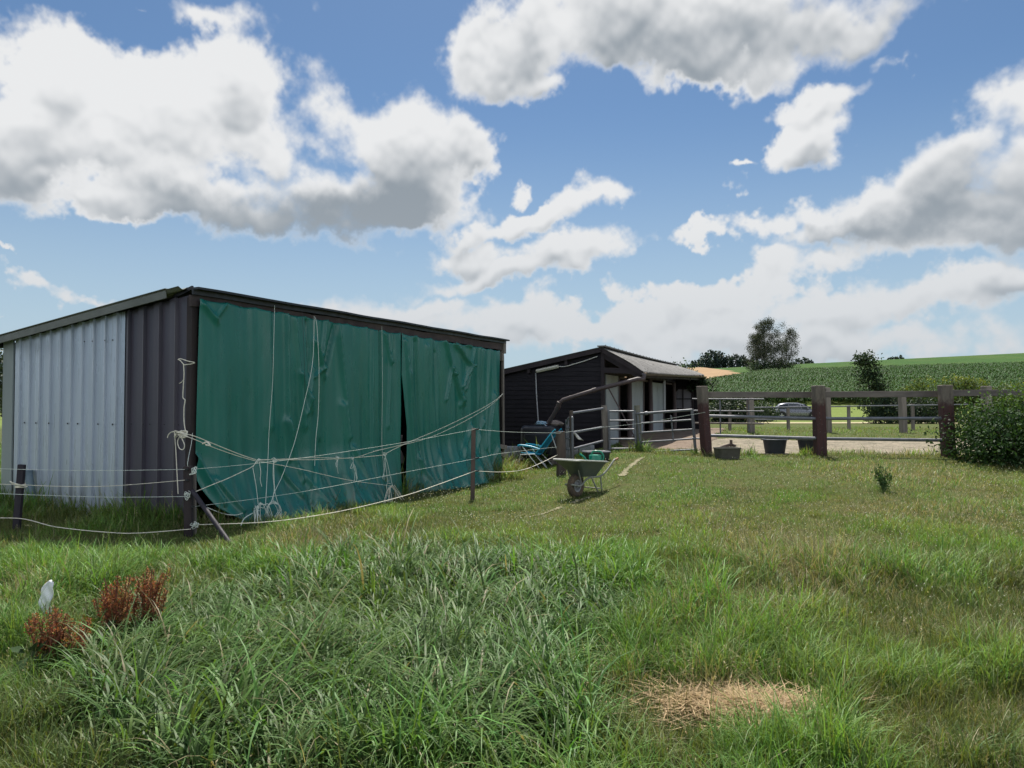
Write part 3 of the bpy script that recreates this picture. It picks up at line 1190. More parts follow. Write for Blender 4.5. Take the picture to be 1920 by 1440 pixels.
# porch timbers
mb = MB()
mb.box(kp(-.03, -.02, 1.5), R_ * .05, L_ * .05, UPZ * 1.55)
mb.build('corner_post', m_tard, stb, bevel=.006)
mb = MB()
mb.beam(kp(-.05, .02, 2.55), kp(-.05, -EW + .1, 2.50), .07, .14)
mb.build('tie_beam', m_tard, stb)
mb = MB()
mb.beam(kp(-.04, -.02, 2.95), kp(-.04, -EW + .05, ZR - .60 * EW - .10), .06, .12)
mb.build('porch_rafter', m_tard, stb)
for s_ in (2.4, 4.9, 7.4):
    mb = MB()
    mb.beam(kp(s_, -.02, 2.95), kp(s_, -EW + .05, 2.50), .06, .12)
    mb.build('porch_rafter', m_tard, stb)
mb = MB()
mb.beam(kp(-.05, -.02, 2.53), kp(SL, -.02, 2.55), .10, .16)
mb.build('lintel_beam', m_tard, stb)
mb = MB()
mb.beam(kp(-.1, -EW + .10, 2.40), kp(SL, -EW + .10, 2.62), .07, .12)
mb.build('eaves_beam', m_tard, stb)


def gut(a):
    return kp(-.12 + a * (SL + .35), -EW - .05, 2.445 + .255 * a)


mb = MB()
prof = [(math.cos(q) * .062, math.sin(q) * .062) for q in np.linspace(PI, 2 * PI, 9)]
secs = []
for i in range(13):
    p = gut(i / 12)
    secs.append([p + L_ * x_ + UPZ * y_ for x_, y_ in prof] + [p + L_ * x_ * .9 + UPZ * (y_ * .9) for x_, y_ in prof[::-1]])
mb.loft(secs)
mb.build('gutter', m_pipe, stb, smooth=True)
# front: pale panels and dark door openings, set back behind
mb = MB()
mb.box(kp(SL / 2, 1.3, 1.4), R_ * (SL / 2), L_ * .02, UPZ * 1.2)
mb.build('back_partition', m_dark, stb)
for (s0, s1, ztop) in ((.22, 1.42, 2.44), (3.0, 4.45, 2.40), (5.85, 7.55, 2.38)):
    mb = MB()
    zb_ = min(g(*(kp(s0, 0, 0).xy)), .25)
    mb.box(kp((s0 + s1) / 2, .0, (ztop + zb_) / 2), R_ * ((s1 - s0) / 2), L_ * .03, UPZ * ((ztop - zb_) / 2))
    for e in (s0, s1):
        mb.box(kp(e, -.012, (ztop + zb_) / 2), R_ * .022, L_ * .032, UPZ * ((ztop - zb_) / 2 + .004))
    mb.build('panel', m_panel, stb, bevel=.004)
for (s0, s1) in ((1.52, 2.92), (4.55, 5.75), (7.65, 9.8)):
    mb = MB()
    mb.box(kp((s0 + s1) / 2, .35, 1.0), R_ * ((s1 - s0) / 2), L_ * .02, UPZ * .75)
    mb.build('half_door', m_tar, stb)
    mb = MB()
    mb.box(kp(s0 + .05, -.01, 1.3), R_ * .03, L_ * .04, UPZ * 1.08)
    mb.box(kp(s1 - .05, -.01, 1.3), R_ * .03, L_ * .04, UPZ * 1.08)
    mb.box(kp((s0 + s1) / 2, -.01, 2.40), R_ * ((s1 - s0) / 2 - .09), L_ * .04, UPZ * .03)
    mb.build('door_frame', m_pole, stb)
for s_ in (2.45, 5.25, 9.3):
    mb = MB()
    mb.tube([kp(s_, -.10, .0), kp(s_, -.12, 1.2), kp(s_, -.10, 2.46)], [.085, .08, .072], 12)
    mb.build('pole', m_pole, stb, smooth=True)
mb = MB()
mb.tube([P(1140, 726, 19.75), P(1192, 823, 20.1)], .018, 8)
mb.build('brace', m_pole, stb)
mb = MB()
mb.box(P(1246, 742, 24.5), Vector((.035, 0, 0)), Vector((0, .02, 0)), UPZ * .5)
mb.build('batten', m_panel, stb)
# closing wall at the far end of the porch with a four-pane window
mb = MB()
mb.box(kp(SL - .06, -.55, 1.3), L_ * .62, R_ * .03, UPZ * 1.38)
mb.build('end_wall', m_tar, stb)
wc = P(1281, 748, 0.999 * kp(SL - .1, -.55, 0).y)
fr = MB()
hw, hh = .36, .40
for (o_, a_, b__) in ((-hw, .035, hh), (hw, .035, hh), (0, .018, hh)):
    fr.box(wc - L_ * o_ * -1 - R_ * .02, L_ * a_, R_ * .03, UPZ * (b__ + .03))
for (o_, a_) in ((-hh, .035), (hh, .035), (0, .018)):
    fr.box(wc + UPZ * o_ - R_ * .022, L_ * (hw), R_ * .025, UPZ * a_)
for sx in (-1, 1):          # chamfered upper corners
    fr.box(wc + L_ * sx * (hw - .06) + UPZ * (hh - .06) - R_ * .021, (L_ * sx + UPZ * -1) * .06, R_ * .024, (L_ * sx + UPZ) * .05)
win = fr.build('window', m_tard, stb)
mb = MB()
mb.box(wc - R_ * .006, L_ * hw, R_ * .004, UPZ * hh)
mb.build('pane', mat('dull_glass', (.24, .23, .26), .35, c2=(.19, .185, .21), scale=3), win)
# strip light with its conduit and cable on the gable
mb = MB()


def gab(px, py, off=.05):
    r = ray(px, py)
    o = Vector((0, 0, EYE))
    k = (K - R_ * off - o).dot(R_) / r.dot(R_)
    return o + r * k


l0, l1 = gab(1006, 696, .06), gab(1047, 687, .06)
mb.beam(l0, l1, .09, .10, R_)
mb.beam(l0 - R_ * .05, l1 - R_ * .05, .03, .06, R_)
lamp = mb.build('strip_light', mat('yellowed_plastic', (.50, .49, .42), .5, vary=.15), stb, bevel=.02)
mb = MB()
mb.tube([gab(1004.5, 699), gab(1006, 740), gab(1010, 800)], .016, 8)
mb.build('conduit', mat('grey_conduit', (.34, .34, .36), .5), stb, smooth=True)
mb = MB()
mb.tube(smooth_line([gab(1047, 687), gab(1060, 687), gab(1078, 682), gab(1098, 676), gab(1120, 668)]), .012, 6)
mb.build('cable', m_white, stb, smooth=True)
# long drainpipe from the eave across the gable to the tank
mb = MB()
dp = [gut(0) + UPZ * -.05, gut(0) + UPZ * -.16 + R_ * -.05, P(1196, 710.5, 19.30), P(1115, 731.5, 19.35), P(1056, 750, 19.45), P(1048, 757, 19.47), P(1046, 764, 19.5), P(1036, 781, 19.65), P(1024, 799, 19.75)]
mb.tube(dp, .056, 12)
for i in (3, 5, 6):
    d_ = (dp[i + 1] - dp[i]).normalized()
    mb.tube([dp[i] - d_ * .05, dp[i] + d_ * .06], .066, 12)
mb.tube([dp[2].lerp(dp[3], .35), dp[2].lerp(dp[3], .37)], .063, 12)
mb.tube([dp[3].lerp(dp[4], .75), dp[3].lerp(dp[4], .78)], .063, 12)
mb.build('drainpipe', m_pipe, stb, smooth=True)
# clear plastic sheet over the plinth, and a loose concrete block
mb = MB()


def psheet(a, b_):
    p = gab(943 + 57 * a, 835, .10) + UPZ * (-.02)
    gz = g(p.x, p.y)
    return Vector((p.x, p.y, p.z + (gz - p.z) * b_)) - R_ * (.06 * b_ ** 2 + .03 * math.sin(a * 17 + b_ * 4) * b_ + .02 * math.sin(a * 31))


mb.grid(40, 14, psheet)
tag(mb.build('plastic_sheet', mat('cloudy_plastic', (.40, .42, .44), .35, c2=(.30, .32, .34), scale=5, bump=.01, bscale=12), None, smooth=True, thick=.004, loc=gab(970, 850, .1)),
    'cloudy plastic sheet hung over the stable foot behind the blue chair', 'sheet')
cb = MB()
bc = gab(1100, 842, .45)
cb.box(bc, L_ * .17, R_ * .15, UPZ * .10)
tag(cb.build('concrete_block', m_conc, None, bevel=.015, loc=bc), 'pale concrete block at the stable wall behind the metal rails', 'block')
# ================================================================== THINGS IN THE YARD
m_bluef = mat('blue_mesh_fabric', (.018, .28, .44), .6, c2=(.014, .23, .37), scale=8)
m_bluep = mat('blue_plastic', (.03, .38, .56), .4)
m_alu = mat('white_tube', (.62, .64, .64), .35, metal=.2, vary=.1)
m_post = mat('split_post', (.105, .080, .068), .9, c2=(.055, .042, .038), scale=5, stretch=(1, 1, .2), bump=.008, bscale=22)
m_rope = mat('cream_rope', (.80, .75, .62), .9, c2=(.62, .58, .48), scale=30)
m_twine = mat('pale_twine', (.70, .74, .68), .85, c2=(.55, .60, .54), scale=30)

# ---- water tank on its pallet
tc_ = GP(1017, 20.0)
tzb = P(1017, 861, 19.85).z
tank = thing('water_tank', 'black rounded water tank on a pallet under the drainpipe', 'tank', (tc_.x, tc_.y, tzb))
mb = MB()


def rbox(c, hx, hy, hz, r, n=6, taper=0.0, ax=Vector((1, 0, 0)), ay=Vector((0, 1, 0))):
    """rounded block as stacked rounded-rectangle rings"""
    secs = []
    lv = []
    for i in range(n + 1):
        q = PI / 2 * i / n
        lv.append((-hz + r - r * math.cos(q), r - r * math.sin(q)))
    lv = lv + [(-a, b_) for a, b_ in lv[::-1]]
    for zz, ins in lv:
        ring = []
        ex = taper * (zz / hz)
        for cx_, cy_, a0 in ((1, 1, 0), (-1, 1, PI / 2), (-1, -1, PI), (1, -1, 1.5 * PI)):
            for k in range(n + 1):
                a = a0 + PI / 2 * k / n
                x_ = cx_ * (hx + ex - r) + math.cos(a) * (r - ins)
                y_ = cy_ * (hy + ex - r) + math.sin(a) * (r - ins)
                ring.append(Vector(c) + ax * x_ + ay * y_ + UPZ * zz)
        secs.append(ring)
    return secs


tx, ty = -L_, R_
mb.loft(rbox((tc_.x, tc_.y, tzb + .46), .50, .42, .44, .13, ax=tx, ay=ty))
mb.build('tank_body', m_black, tank, smooth=True)
mb = MB()
mb.loft(rbox(Vector((tc_.x, tc_.y, tzb + .42)) - ty * .40, .36, .05, .27, .045, 4, ax=tx, ay=ty))
mb.build('recessed_panel', mat('dark_plastic', (.007, .008, .012), .5), tank, smooth=True)
mb = MB()
mb.lathe(Vector((tc_.x - .06, tc_.y, tzb + .895)), [(.17, 0), (.17, .05), (.14, .07), (.0, .07)], 20)
mb.build('lid', m_black, tank, smooth=True)
mb = MB()
for i in range(6):
    mb.box(Vector((tc_.x, tc_.y, tzb + .005)) + ty * (-.45 + .18 * i), tx * .55, ty * .06, UPZ * .012)
for i in (-1, 0, 1):
    mb.box(Vector((tc_.x, tc_.y, tzb - .057)) + tx * .48 * i, tx * .05, ty * .5, UPZ * .05)
mb.build('pallet', m_greyw, tank)
# blue and white rope heaped on the tank, and a stone
rp = MB()
c0 = Vector((tc_.x - .02, tc_.y - .25, tzb + .94))
for q in range(7):
    a = random.uniform(0, 6.28)
    pts = [c0 + Vector((random.gauss(0, .10), random.gauss(0, .06), random.uniform(-.02, .07))) for _ in range(6)]
    rp.tube(smooth_line(pts, 4), .011, 6)
rp.tube(smooth_line([c0 + Vector((.05, -.08, .0)), c0 + Vector((.15, -.2, -.10)), c0 + Vector((.21, -.22, -.22)), c0 + Vector((.24, -.22, -.34))], 4), .010, 6)
tag(rp.build('rope', mat('blue_white_rope', (.50, .58, .64), .8, c2=(.10, .28, .45), scale=40), None, smooth=True, loc=c0), 'tangle of pale blue and white rope on the water tank', 'rope')
st = MB()
sc0 = Vector((tc_.x + .33, tc_.y - .12, tzb + .93))
secs = []
for i, (rr, zz) in enumerate(((.02, -.04), (.14, -.035), (.17, .01), (.14, .06), (.08, .09), (.01, .10))):
    secs.append([sc0 + Vector((math.cos(a) * rr * (1.25 + .25 * math.sin(3 * a + i)), math.sin(a) * rr, zz + .01 * math.sin(5 * a))) for a in np.linspace(0, 2 * PI, 14, endpoint=False)])
st.loft(secs)
tag(st.build('stone', mat('rough_stone', (.24, .20, .18), .9, c2=(.14, .12, .11), scale=9, bump=.01), None, smooth=True, loc=sc0), 'rough brown stone lying on the water tank beside the rope', 'stone')

# ---- folding chair
cc = GP(1003, 19.2)
chair = thing('folding_chair', 'blue folding camping chair with pale metal legs before the black stable', 'chair', cc)
F = Vector((-.93, .36, 0)).normalized()
SD = Vector((.36, .93, 0)).normalized()


def ch(f, s_, z):
    return Vector((cc.x, cc.y, cc.z)) + F * f + SD * s_ + UPZ * z


hw = .25
mb = MB()
mb.grid(10, 8, lambda a, b_: ch(-.12 + .42 * a, -hw + .02 + (2 * hw - .04) * b_, .38 + .03 * a - .03 * math.sin(b_ * PI)))
mb.build('seat', m_bluef, chair, smooth=True, thick=.025)
mb = MB()


def backp(a, b_):
    f = -.10 - .47 * a - (.06 if a > .92 else 0) - .05 * max(0, a - .8) / .2
    return ch(f, -hw + .02 + (2 * hw - .04) * b_, .40 + .60 * a - .05 * max(0, a - .85) / .15)


mb.grid(16, 8, backp)
mb.build('backrest', m_bluef, chair, smooth=True, thick=.02)
for s_ in (-hw - .03, hw + .03):
    mb = MB()
    mb.tube(smooth_line([ch(.36, s_, .575), ch(.30, s_, .60), ch(.05, s_, .575), ch(-.14, s_, .53), ch(-.22, s_, .50)]), [.026] * 25, 10)
    mb.build('armrest', m_bluep, chair, smooth=True)
    mb = MB()
    mb.tube([ch(.24, s_, .57), ch(.02, s_, .30), ch(-.25, s_, -.01)], .013, 8)
    mb.build('leg', m_alu, chair, smooth=True)
    mb = MB()
    mb.tube([ch(.37, s_ * .92, .02), ch(.30, s_ * .92, .36), ch(-.08, s_ * .92, .38), ch(-.42, s_ * .92, .03), ch(-.40, s_ * .92, -.02)], .013, 8)
    mb.build('leg', m_alu, chair, smooth=True)
    mb = MB()
    mb.tube(smooth_line([ch(-.10, s_ * .93, .38), ch(-.56, s_ * .93, .95), ch(-.64, s_ * .93, 1.0)]), .014, 8)
    mb.build('back_frame', m_bluep, chair, smooth=True)
mb = MB()
mb.tube([ch(-.52, hw, .90), ch(-.70, hw, .42)], .010, 8)
mb.tube([ch(-.52, -hw, .90), ch(-.70, -hw, .42)], .010, 8)
mb.tube([ch(-.70, -hw, .42), ch(-.70, hw, .42)], .010, 8)
mb.build('support', m_alu, chair)

# ---- posts round the yard


def round_post(name, label, base, top, r, m, group=None, taper=.95, sides=12, rough=.006, cat='post', chamfer=True):
    base, top = Vector(base), Vector(top)
    mb = MB()
    n = 9
    secs = []
    for i in range(n + 1):
        t = i / n
        c = base.lerp(top, t)
        rr = r * (1 + (taper - 1) * t)
        if i == n and chamfer:
            rr *= .93
        secs.append([c + Vector((math.cos(a) * (rr + rough * math.sin(3 * a + t * 5) + random.uniform(-1, 1) * rough * .4), math.sin(a) * (rr + rough * math.cos(2 * a)), 0)) for a in np.linspace(0, 2 * PI, sides, endpoint=False)])
    mb.loft(secs)
    o = mb.build(name, m, None, smooth=True, loc=(base.x, base.y, g(base.x, base.y)))
    return tag(o, label, cat, group)


b0 = GP(1051, 16.4)
round_post('wooden_post', 'thick weathered split post behind the wheelbarrow where the ropes end', b0 - UPZ * .15, P(1052, 809, 16.4), .105, m_post, rough=.014, chamfer=False)
b0 = GP(1138, 18.5)
round_post('wooden_post', 'grey post at the black gable between bent rails and the narrow five-bar panel', b0 - UPZ * .2, P(1133, 760, 18.5), .085, m_greyw)
b0 = GP(1199, 18.2)
round_post('wooden_post', 'grey green post between the narrow five-bar panel and the field gate', b0 - UPZ * .2, P(1194.5, 760, 18.2), .075, mat('mossy_timber', (.17, .16, .13), .9, c2=(.10, .11, .08), scale=6, stretch=(1, 1, .2)))

# ---- old hurdle standing nearly edge-on, and the rails running on from it
hr = thing('metal_hurdle', 'rusty grey hurdle seen nearly edge on by the thick split post', 'hurdle', GP(1066, 17.6))
e0, e1 = GP(1073, 17.2), GP(1062, 18.6)


def hb(u, z):
    p = e0.lerp(e1, u)
    return p + UPZ * z


for u in (0, .33, .66, 1):
    mb = MB()
    mb.tube([hb(u, .0), hb(u, 1.14 - .04 * u)], .030 if u in (0, 1) else .018, 10)
    mb.build('stile' if u in (0, 1) else 'upright', m_galv, hr, smooth=True)
for z in (.12, .38, .64, .90):
    mb = MB()
    mb.tube([hb(-.0, z), hb(1, z)], .016, 8)
    mb.build('bar', m_galv, hr, smooth=True)
mb = MB()
mb.tube(smooth_line([hb(0, 1.10), hb(.1, 1.16), hb(.7, 1.12), hb(1, 1.0)]), .022, 10)
mb.build('top_bar', m_galv, hr, smooth=True)
rl = thing('pipe_railing', 'three sloping grey pipe rails before the black gable wall', 'railing', GP(1100, 17.9))
for (y0, y1) in ((775, 766), (812, 801), (843, 827)):
    mb = MB()
    mb.tube([P(1070, y0, 17.4), P(1130, y1, 18.4)], .030, 10)
    mb.build('rail', m_galv, rl, smooth=True)
mb = MB()
mb.tube([P(1074, 866, 17.35), P(1072, 812, 17.35), P(1071, 770, 17.35)], .045, 10)
mb.build('upright', m_post, rl, smooth=True)
# white cloth tied to the rail
cl = MB()
q0 = P(1074, 812, 17.3)
cl.grid(8, 10, lambda a, b_: q0 + Vector((.01 + .10 * b_ + a * .10 * (.35 + b_) - .02 * math.sin(a * 6), .02 * math.sin(a * 7 + b_ * 3), -.14 * b_ - .05 * a * b_ + .01)))
tag(cl.build('cloth', mat('white_cloth', (.60, .58, .55), .9), None, smooth=True, thick=.006, loc=q0), 'small white cloth tied to the middle grey rail', 'cloth')

# ---- five-bar panel and field gate
pn = thing('gate_panel', 'narrow fixed five-bar tube panel in front of the pale stable panel', 'gate panel', GP(1167, 18.3))
for ys in (771, 788.5, 805, 823, 841):
    mb = MB()
    mb.tube([P(1141, ys + .3, 18.38), P(1191, ys, 18.15)], .022, 10)
    mb.build('bar', m_galv, pn, smooth=True)
for px in (1141, 1190):
    mb = MB()
    d_ = 18.38 if px < 1150 else 18.15
    mb.tube([P(px, 769, d_), P(px + 2.5, 845, d_)], .028, 10)
    mb.build('stile', m_galv, pn, smooth=True)
gt = thing('field_gate', 'five-bar galvanised field gate before the yard dirt', 'gate', GP(1250, 17.8))
GL, GR = 18.1, 17.45
for k, (yl, yr) in enumerate(((776, 768.5), (794, 787), (811.5, 805), (829.5, 822.6), (848, 843))):
    mb = MB()
    mb.tube([P(1194 + k * 1.6, yl, GL), P(1298 + k * 1.0, yr, GR)], .030 if k == 0 else .021, 10)
    mb.build('bar', m_galv, gt, smooth=True)
for (p_, d_, r_) in (((1195, 774, 1202, 850), GL, .026), ((1297.5, 767, 1304, 846), GR, .036)):
    mb = MB()
    mb.tube([P(p_[0], p_[1], d_), P(p_[2], p_[3], d_)], r_, 12)
    mb.build('stile', m_galv, gt, smooth=True)
mb = MB()
mb.tube([P(1258, 779, 17.75), P(1262, 822, 17.75)], .020, 10)
mb.build('upright', m_galv, gt, smooth=True)
mb = MB()
mb.tube([P(1209, 775, 17.98), P(1214, 774.6, 17.98)], .045, 12)
mb.build('clamp', m_galv, gt, smooth=True)
for (x_, y_) in ((1318, 771), (1313, 823)):
    mb = MB()
    q = P(x_, y_, 17.25)
    mb.tube([q - Vector((.16, -.1, -.01)), q + Vector((.06, 0, 0))], .022, 10)
    mb.tube([q + Vector((.06, 0, -.05)), q + Vector((.06, 0, .05))], .03, 10)
    mb.build('hinge', m_galv, gt, smooth=True)

# ---- wheelbarrow: front wheel towards the viewer's left
wb0 = GP(1079, 12.95)
barrow = thing('wheelbarrow', 'grey green wheelbarrow with muddy tyre holding a watering can', 'wheelbarrow', wb0)
BF = Vector((-.66, -.75, 0)).normalized()
BL = Vector((BF.y * -1, BF.x, 0))
BL = Vector((.75, -.66, 0))


def bw(f, l, z):
    """f metres ahead of the axle, l to the side, z up"""
    f = f * .76 if f < 0 else f * .9
    l = l * .80 if abs(l) > .125 else l
    return Vector((wb0.x, wb0.y, wb0.z)) + BF * f + BL * l + UPZ * z


m_tray = mat('grey_green_steel', (.055, .072, .066), .5, c2=(.075, .088, .08), scale=2.5, spots=(.13, .10, .08), spot_scale=7, spot_at=.64)
m_rim = mat('pale_rim', (.42, .42, .38), .5)  # rim much paler than the tray
m_tyre = mat('muddy_rubber', (.12, .085, .055), .95, c2=(.055, .048, .042), scale=9, bump=.006)
m_hub = mat('grey_hub', (.26, .27, .28), .5)
m_frame = mat('green_grey_tube', (.19, .20, .17), .5, spots=(.16, .10, .06), spot_scale=12, spot_at=.6)
# tray
ring = lambda pts: [bw(*p) for p in pts]


def rrect(f0, f1, hwid, z0, z1, r=.08, bulge=.0):
    out = []
    for cf, cl_, a0 in ((f1, hwid, 0), (f0, hwid, PI / 2), (f0, -hwid, PI), (f1, -hwid, 1.5 * PI)):
        for k in range(6):
            a = a0 + PI / 2 * k / 5
            sx = 1 if cf == f1 else -1
            sy = 1 if cl_ > 0 else -1
            f = cf - sx * r + r * math.cos(a)
            l = cl_ - sy * r + r * math.sin(a)
            t = (f - f0) / (f1 - f0)
            out.append(bw(f, l, z0 + (z1 - z0) * t + bulge * math.sin(max(0, min(1, t)) * PI)))
    return out


mb = MB()
secs = [rrect(-.58, -.02, .17, .335, .36, .06), rrect(-.63, .07, .22, .41, .46, .07), rrect(-.76, .30, .33, .56, .63, .09, .03), rrect(-.79, .34, .345, .58, .655, .09, .035)]
inner = [rrect(-.77, .32, .325, .579, .654, .09, .035), rrect(-.62, .05, .205, .42, .47, .07), rrect(-.57, -.03, .16, .345, .37, .06)]
mb.loft(secs + inner)
mb.build('tray', m_tray, barrow, smooth=True)
mb = MB()
rr = rrect(-.795, .345, .35, .583, .658, .09, .035)
mb.tube(rr + [rr[0]], .014, 8, cap=False)
mb.build('tray_rim', m_rim, barrow, smooth=True)
whl = thing('wheel', None, None, (0, 0, 0))
del ROOTS[whl.name]
whl.parent = barrow
whl.location = (0, 0, 0)
mb = MB()
tr = .200
mb.lathe(bw(0, 0, tr), [(.105, -.045), (.13, -.055), (.165, -.056), (.188, -.042), (.199, -.018), (.200, 0), (.199, .018), (.188, .042), (.165, .056), (.13, .055), (.105, .045)], 36, BL, cap=False)
for i in range(30):
    a = 2 * PI * i / 30
    c = bw(0, 0, tr) + BF * math.cos(a) * .196 + UPZ * math.sin(a) * .196
    rad = (BF * math.cos(a) + UPZ * math.sin(a))
    mb.box(c, BL * .035, rad.cross(BL) * .008, rad * .007)
mb.build('tyre', m_tyre, whl, smooth=True)
mb = MB()
mb.lathe(bw(0, 0, tr), [(.106, -.046), (.106, .046)], 28, BL, cap=False)
mb.lathe(bw(0, 0, tr), [(.106, -.044), (.085, -.038), (.075, -.012), (.035, -.02), (.03, -.05), (.0, -.05)], 28, BL, cap=False)
mb.lathe(bw(0, 0, tr), [(.106, .044), (.085, .038), (.075, .012), (.035, .02), (.03, .05), (.0, .05)], 28, BL, cap=False)
mb.build('rim', m_hub, whl, smooth=True)
for s_ in (-1, 1):
    mb = MB()
    pts = [bw(.19, .02 * s_, tr + .035), bw(.19, .085 * s_, tr + .03), bw(.15, .10 * s_, tr + .02), bw(0, .115 * s_, tr + .01), bw(-.25, .16 * s_, .325), bw(-.62, .24 * s_, .345), bw(-.85, .29 * s_, .46), bw(-1.06, .31 * s_, .60), bw(-1.12, .31 * s_, .615)]
    mb.tube(smooth_line(pts, 4), .017, 10)
    tb = mb.build('frame_tube', m_frame, barrow, smooth=True)
    mb = MB()
    mb.tube([bw(-1.08, .31 * s_, .607), bw(-1.24, .312 * s_, .632)], .020, 12)
    mb.build('grip', mat('orange_brown_grip', (.30, .15, .08), .7), tb, smooth=True)
    mb = MB()
    mb.tube([bw(-.34, .19 * s_, .335), bw(-.56, .26 * s_, .0), bw(-.66, .27 * s_, .0), bw(-.62, .235 * s_, .345)], .013, 8)
    mb.build('leg', m_frame, barrow, smooth=True)
    mb = MB()
    mb.tube([bw(-.03, .11 * s_, tr + .03), bw(.10, .15 * s_, .50)], .010, 8)
    mb.build('strut', m_frame, barrow)
mb = MB()
mb.tube([bw(0, -.12, tr), bw(0, .12, tr)], .010, 10)
mb.build('axle', m_frame, barrow)
mb = MB()
mb.tube([bw(-.58, -.26, .13), bw(-.58, .26, .13)], .010, 8)
mb.build('crossbar', m_frame, barrow)
# ---- watering can in the tray
m_can = mat('green_plastic', (.006, .20, .12), .35, vary=.12, spec=.5)
cx0 = bw(-.58, .13, .615)
can = thing('watering_can', 'green plastic watering can standing in the wheelbarrow', 'watering can', cx0)
e1_, e2_ = Vector((-1, .12, 0)).normalized(), Vector((.12, 1, 0)).normalized()
mb = MB()
mb.loft([[cx0 + e1_ * (math.cos(a) * rx) + e2_ * (math.sin(a) * ry) + UPZ * zz for a in np.linspace(0, 2 * PI, 22, endpoint=False)]
         for rx, ry, zz in ((.105, .08, -.16), (.112, .086, -.10), (.112, .086, .085), (.10, .078, .098), (.06, .06, .103), (.05, .05, .10))])
mb.build('body', m_can, can, smooth=True)
mb = MB()
mb.tube(smooth_line([cx0 + e1_ * .10 + UPZ * -.03, cx0 + e1_ * .16 + UPZ * .0, cx0 + e1_ * .20 + UPZ * .06, cx0 + e1_ * .275 + UPZ * .115]), [.03, .029, .027, .026, .025, .024, .023, .022, .021, .020, .019, .018, .018, .018, .018, .018, .018, .018, .02], 10)
mb.build('spout', m_can, can, smooth=True)
mb = MB()
mb.tube(smooth_line([cx0 + e1_ * .075 + UPZ * .09, cx0 + e1_ * .04 + UPZ * .155, cx0 + e1_ * -.04 + UPZ * .165, cx0 + e1_ * -.11 + UPZ * .14, cx0 + e1_ * -.145 + UPZ * .06, cx0 + e1_ * -.11 + UPZ * -.05]), .016, 10)
mb.build('handle', m_can, can, smooth=True)


# ---- tubs and buckets
def tub(name, label, px0, px1, py0, py1, d, m, taper=.86, rim=.02, sq=False, parts=('rim',), cat='bucket', group=None, mrim=None):
    c = P((px0 + px1) / 2, py1, d)
    zt = P((px0 + px1) / 2, py0, d).z
    zb_ = min(c.z, g(c.x, d) + .0)
    r = (px1 - px0) / 2 * d / FPX
    c0_ = Vector((c.x, d, zb_))
    t = thing(name, label, cat, c0_, group)
    h = zt - zb_
    ax, ay = Vector((.985, .17, 0)), Vector((-.17, .985, 0))
    prof = [(taper, 0), (.5 + taper / 2, .5), (1, 1), (.955, 1.0), (taper * .96, .10), (.0, .09)]
    mb = MB()
    n = 32
    secs = []
    for k, zz in prof:
        ring = []
        for a in np.linspace(0, 2 * PI, n, endpoint=False):
            ca, sa = math.cos(a), math.sin(a)
            if sq:
                e = .35
                x_, y_ = math.copysign(abs(ca) ** e, ca), math.copysign(abs(sa) ** e, sa) * .7
            else:
                x_, y_ = ca, sa * .92
            ring.append(c0_ + ax * x_ * r * k + ay * y_ * r * k + UPZ * h * zz)
        secs.append(ring)
    mb.loft(secs)
    mb.build('body', m, t, smooth=True)
    mb = MB()
    ring = [v + UPZ * .0 for v in secs[2]]
    mb.tube(ring + [ring[0]], rim, 8, cap=False)
    mb.build('rim', mrim or m, t, smooth=True)
    for s_ in (-1, 1):
        if 'handle' in parts:
            mb = MB()
            e = c0_ + ax * (r * 1.0 * s_) + UPZ * h
            mb.tube(smooth_line([e - ay * .07 - UPZ * .01, e - ay * .05 + ax * s_ * .05 + UPZ * .01, e + ay * .05 + ax * s_ * .05 + UPZ * .01, e + ay * .07 - UPZ * .01]), .012, 8)
            mb.build('handle', mrim or m, t, smooth=True)
    return t


m_tub = mat('blue_black_rubber', (.020, .023, .032), .55, c2=(.030, .033, .042), scale=3, spots=(.22, .22, .21), spot_scale=14, spot_at=.74)
m_tubr = mat('dull_rim', (.085, .092, .11), .5)
m_trough = mat('mossy_trough', (.050, .046, .036), .8, c2=(.075, .072, .058), scale=5, spots=(.03, .035, .018), spot_scale=9)
tub('rubber_tub', 'dark blue rubber tub on the sand between trough and middle red post', 1431, 1475, 824, 846, 17.4, m_tub, .80, .014, parts=('rim', 'handle'), group='dark rubber tubs', mrim=m_tubr)
tub('rubber_tub', 'dark rubber tub half hidden behind the middle red brown post', 1496, 1540, 824, 848, 17.25, m_tub, .80, .014, parts=('rim', 'handle'), group='dark rubber tubs', mrim=m_tubr)
tub('trough', 'square brown plastic trough standing in the grass by the leaning gatepost', 1341, 1386, 840, 869, 15.9, m_trough, .84, .014, sq=True, cat='trough')
tub('rubber_tub', 'wide black tub behind the watering can and wheelbarrow', 1094, 1142, 847, 876, 16.4, m_black, .86, .018, sq=True, cat='tub', mrim=m_tubr)
# fallen branch behind the trough
mb = MB()
q = GP(1370, 18.6)
mb.tube([q + Vector((-.25, .1, .05)), q + Vector((0, 0, .15)), q + Vector((.1, -.05, .10))], .04, 8)
mb.tube([q + Vector((.0, 0, .0)), q + Vector((.0, 0, .26))], .035, 8)
tag(mb.build('wood_stump', m_post, None, smooth=True, loc=q), 'small brown stump of wood in the sand behind the trough', 'stump')

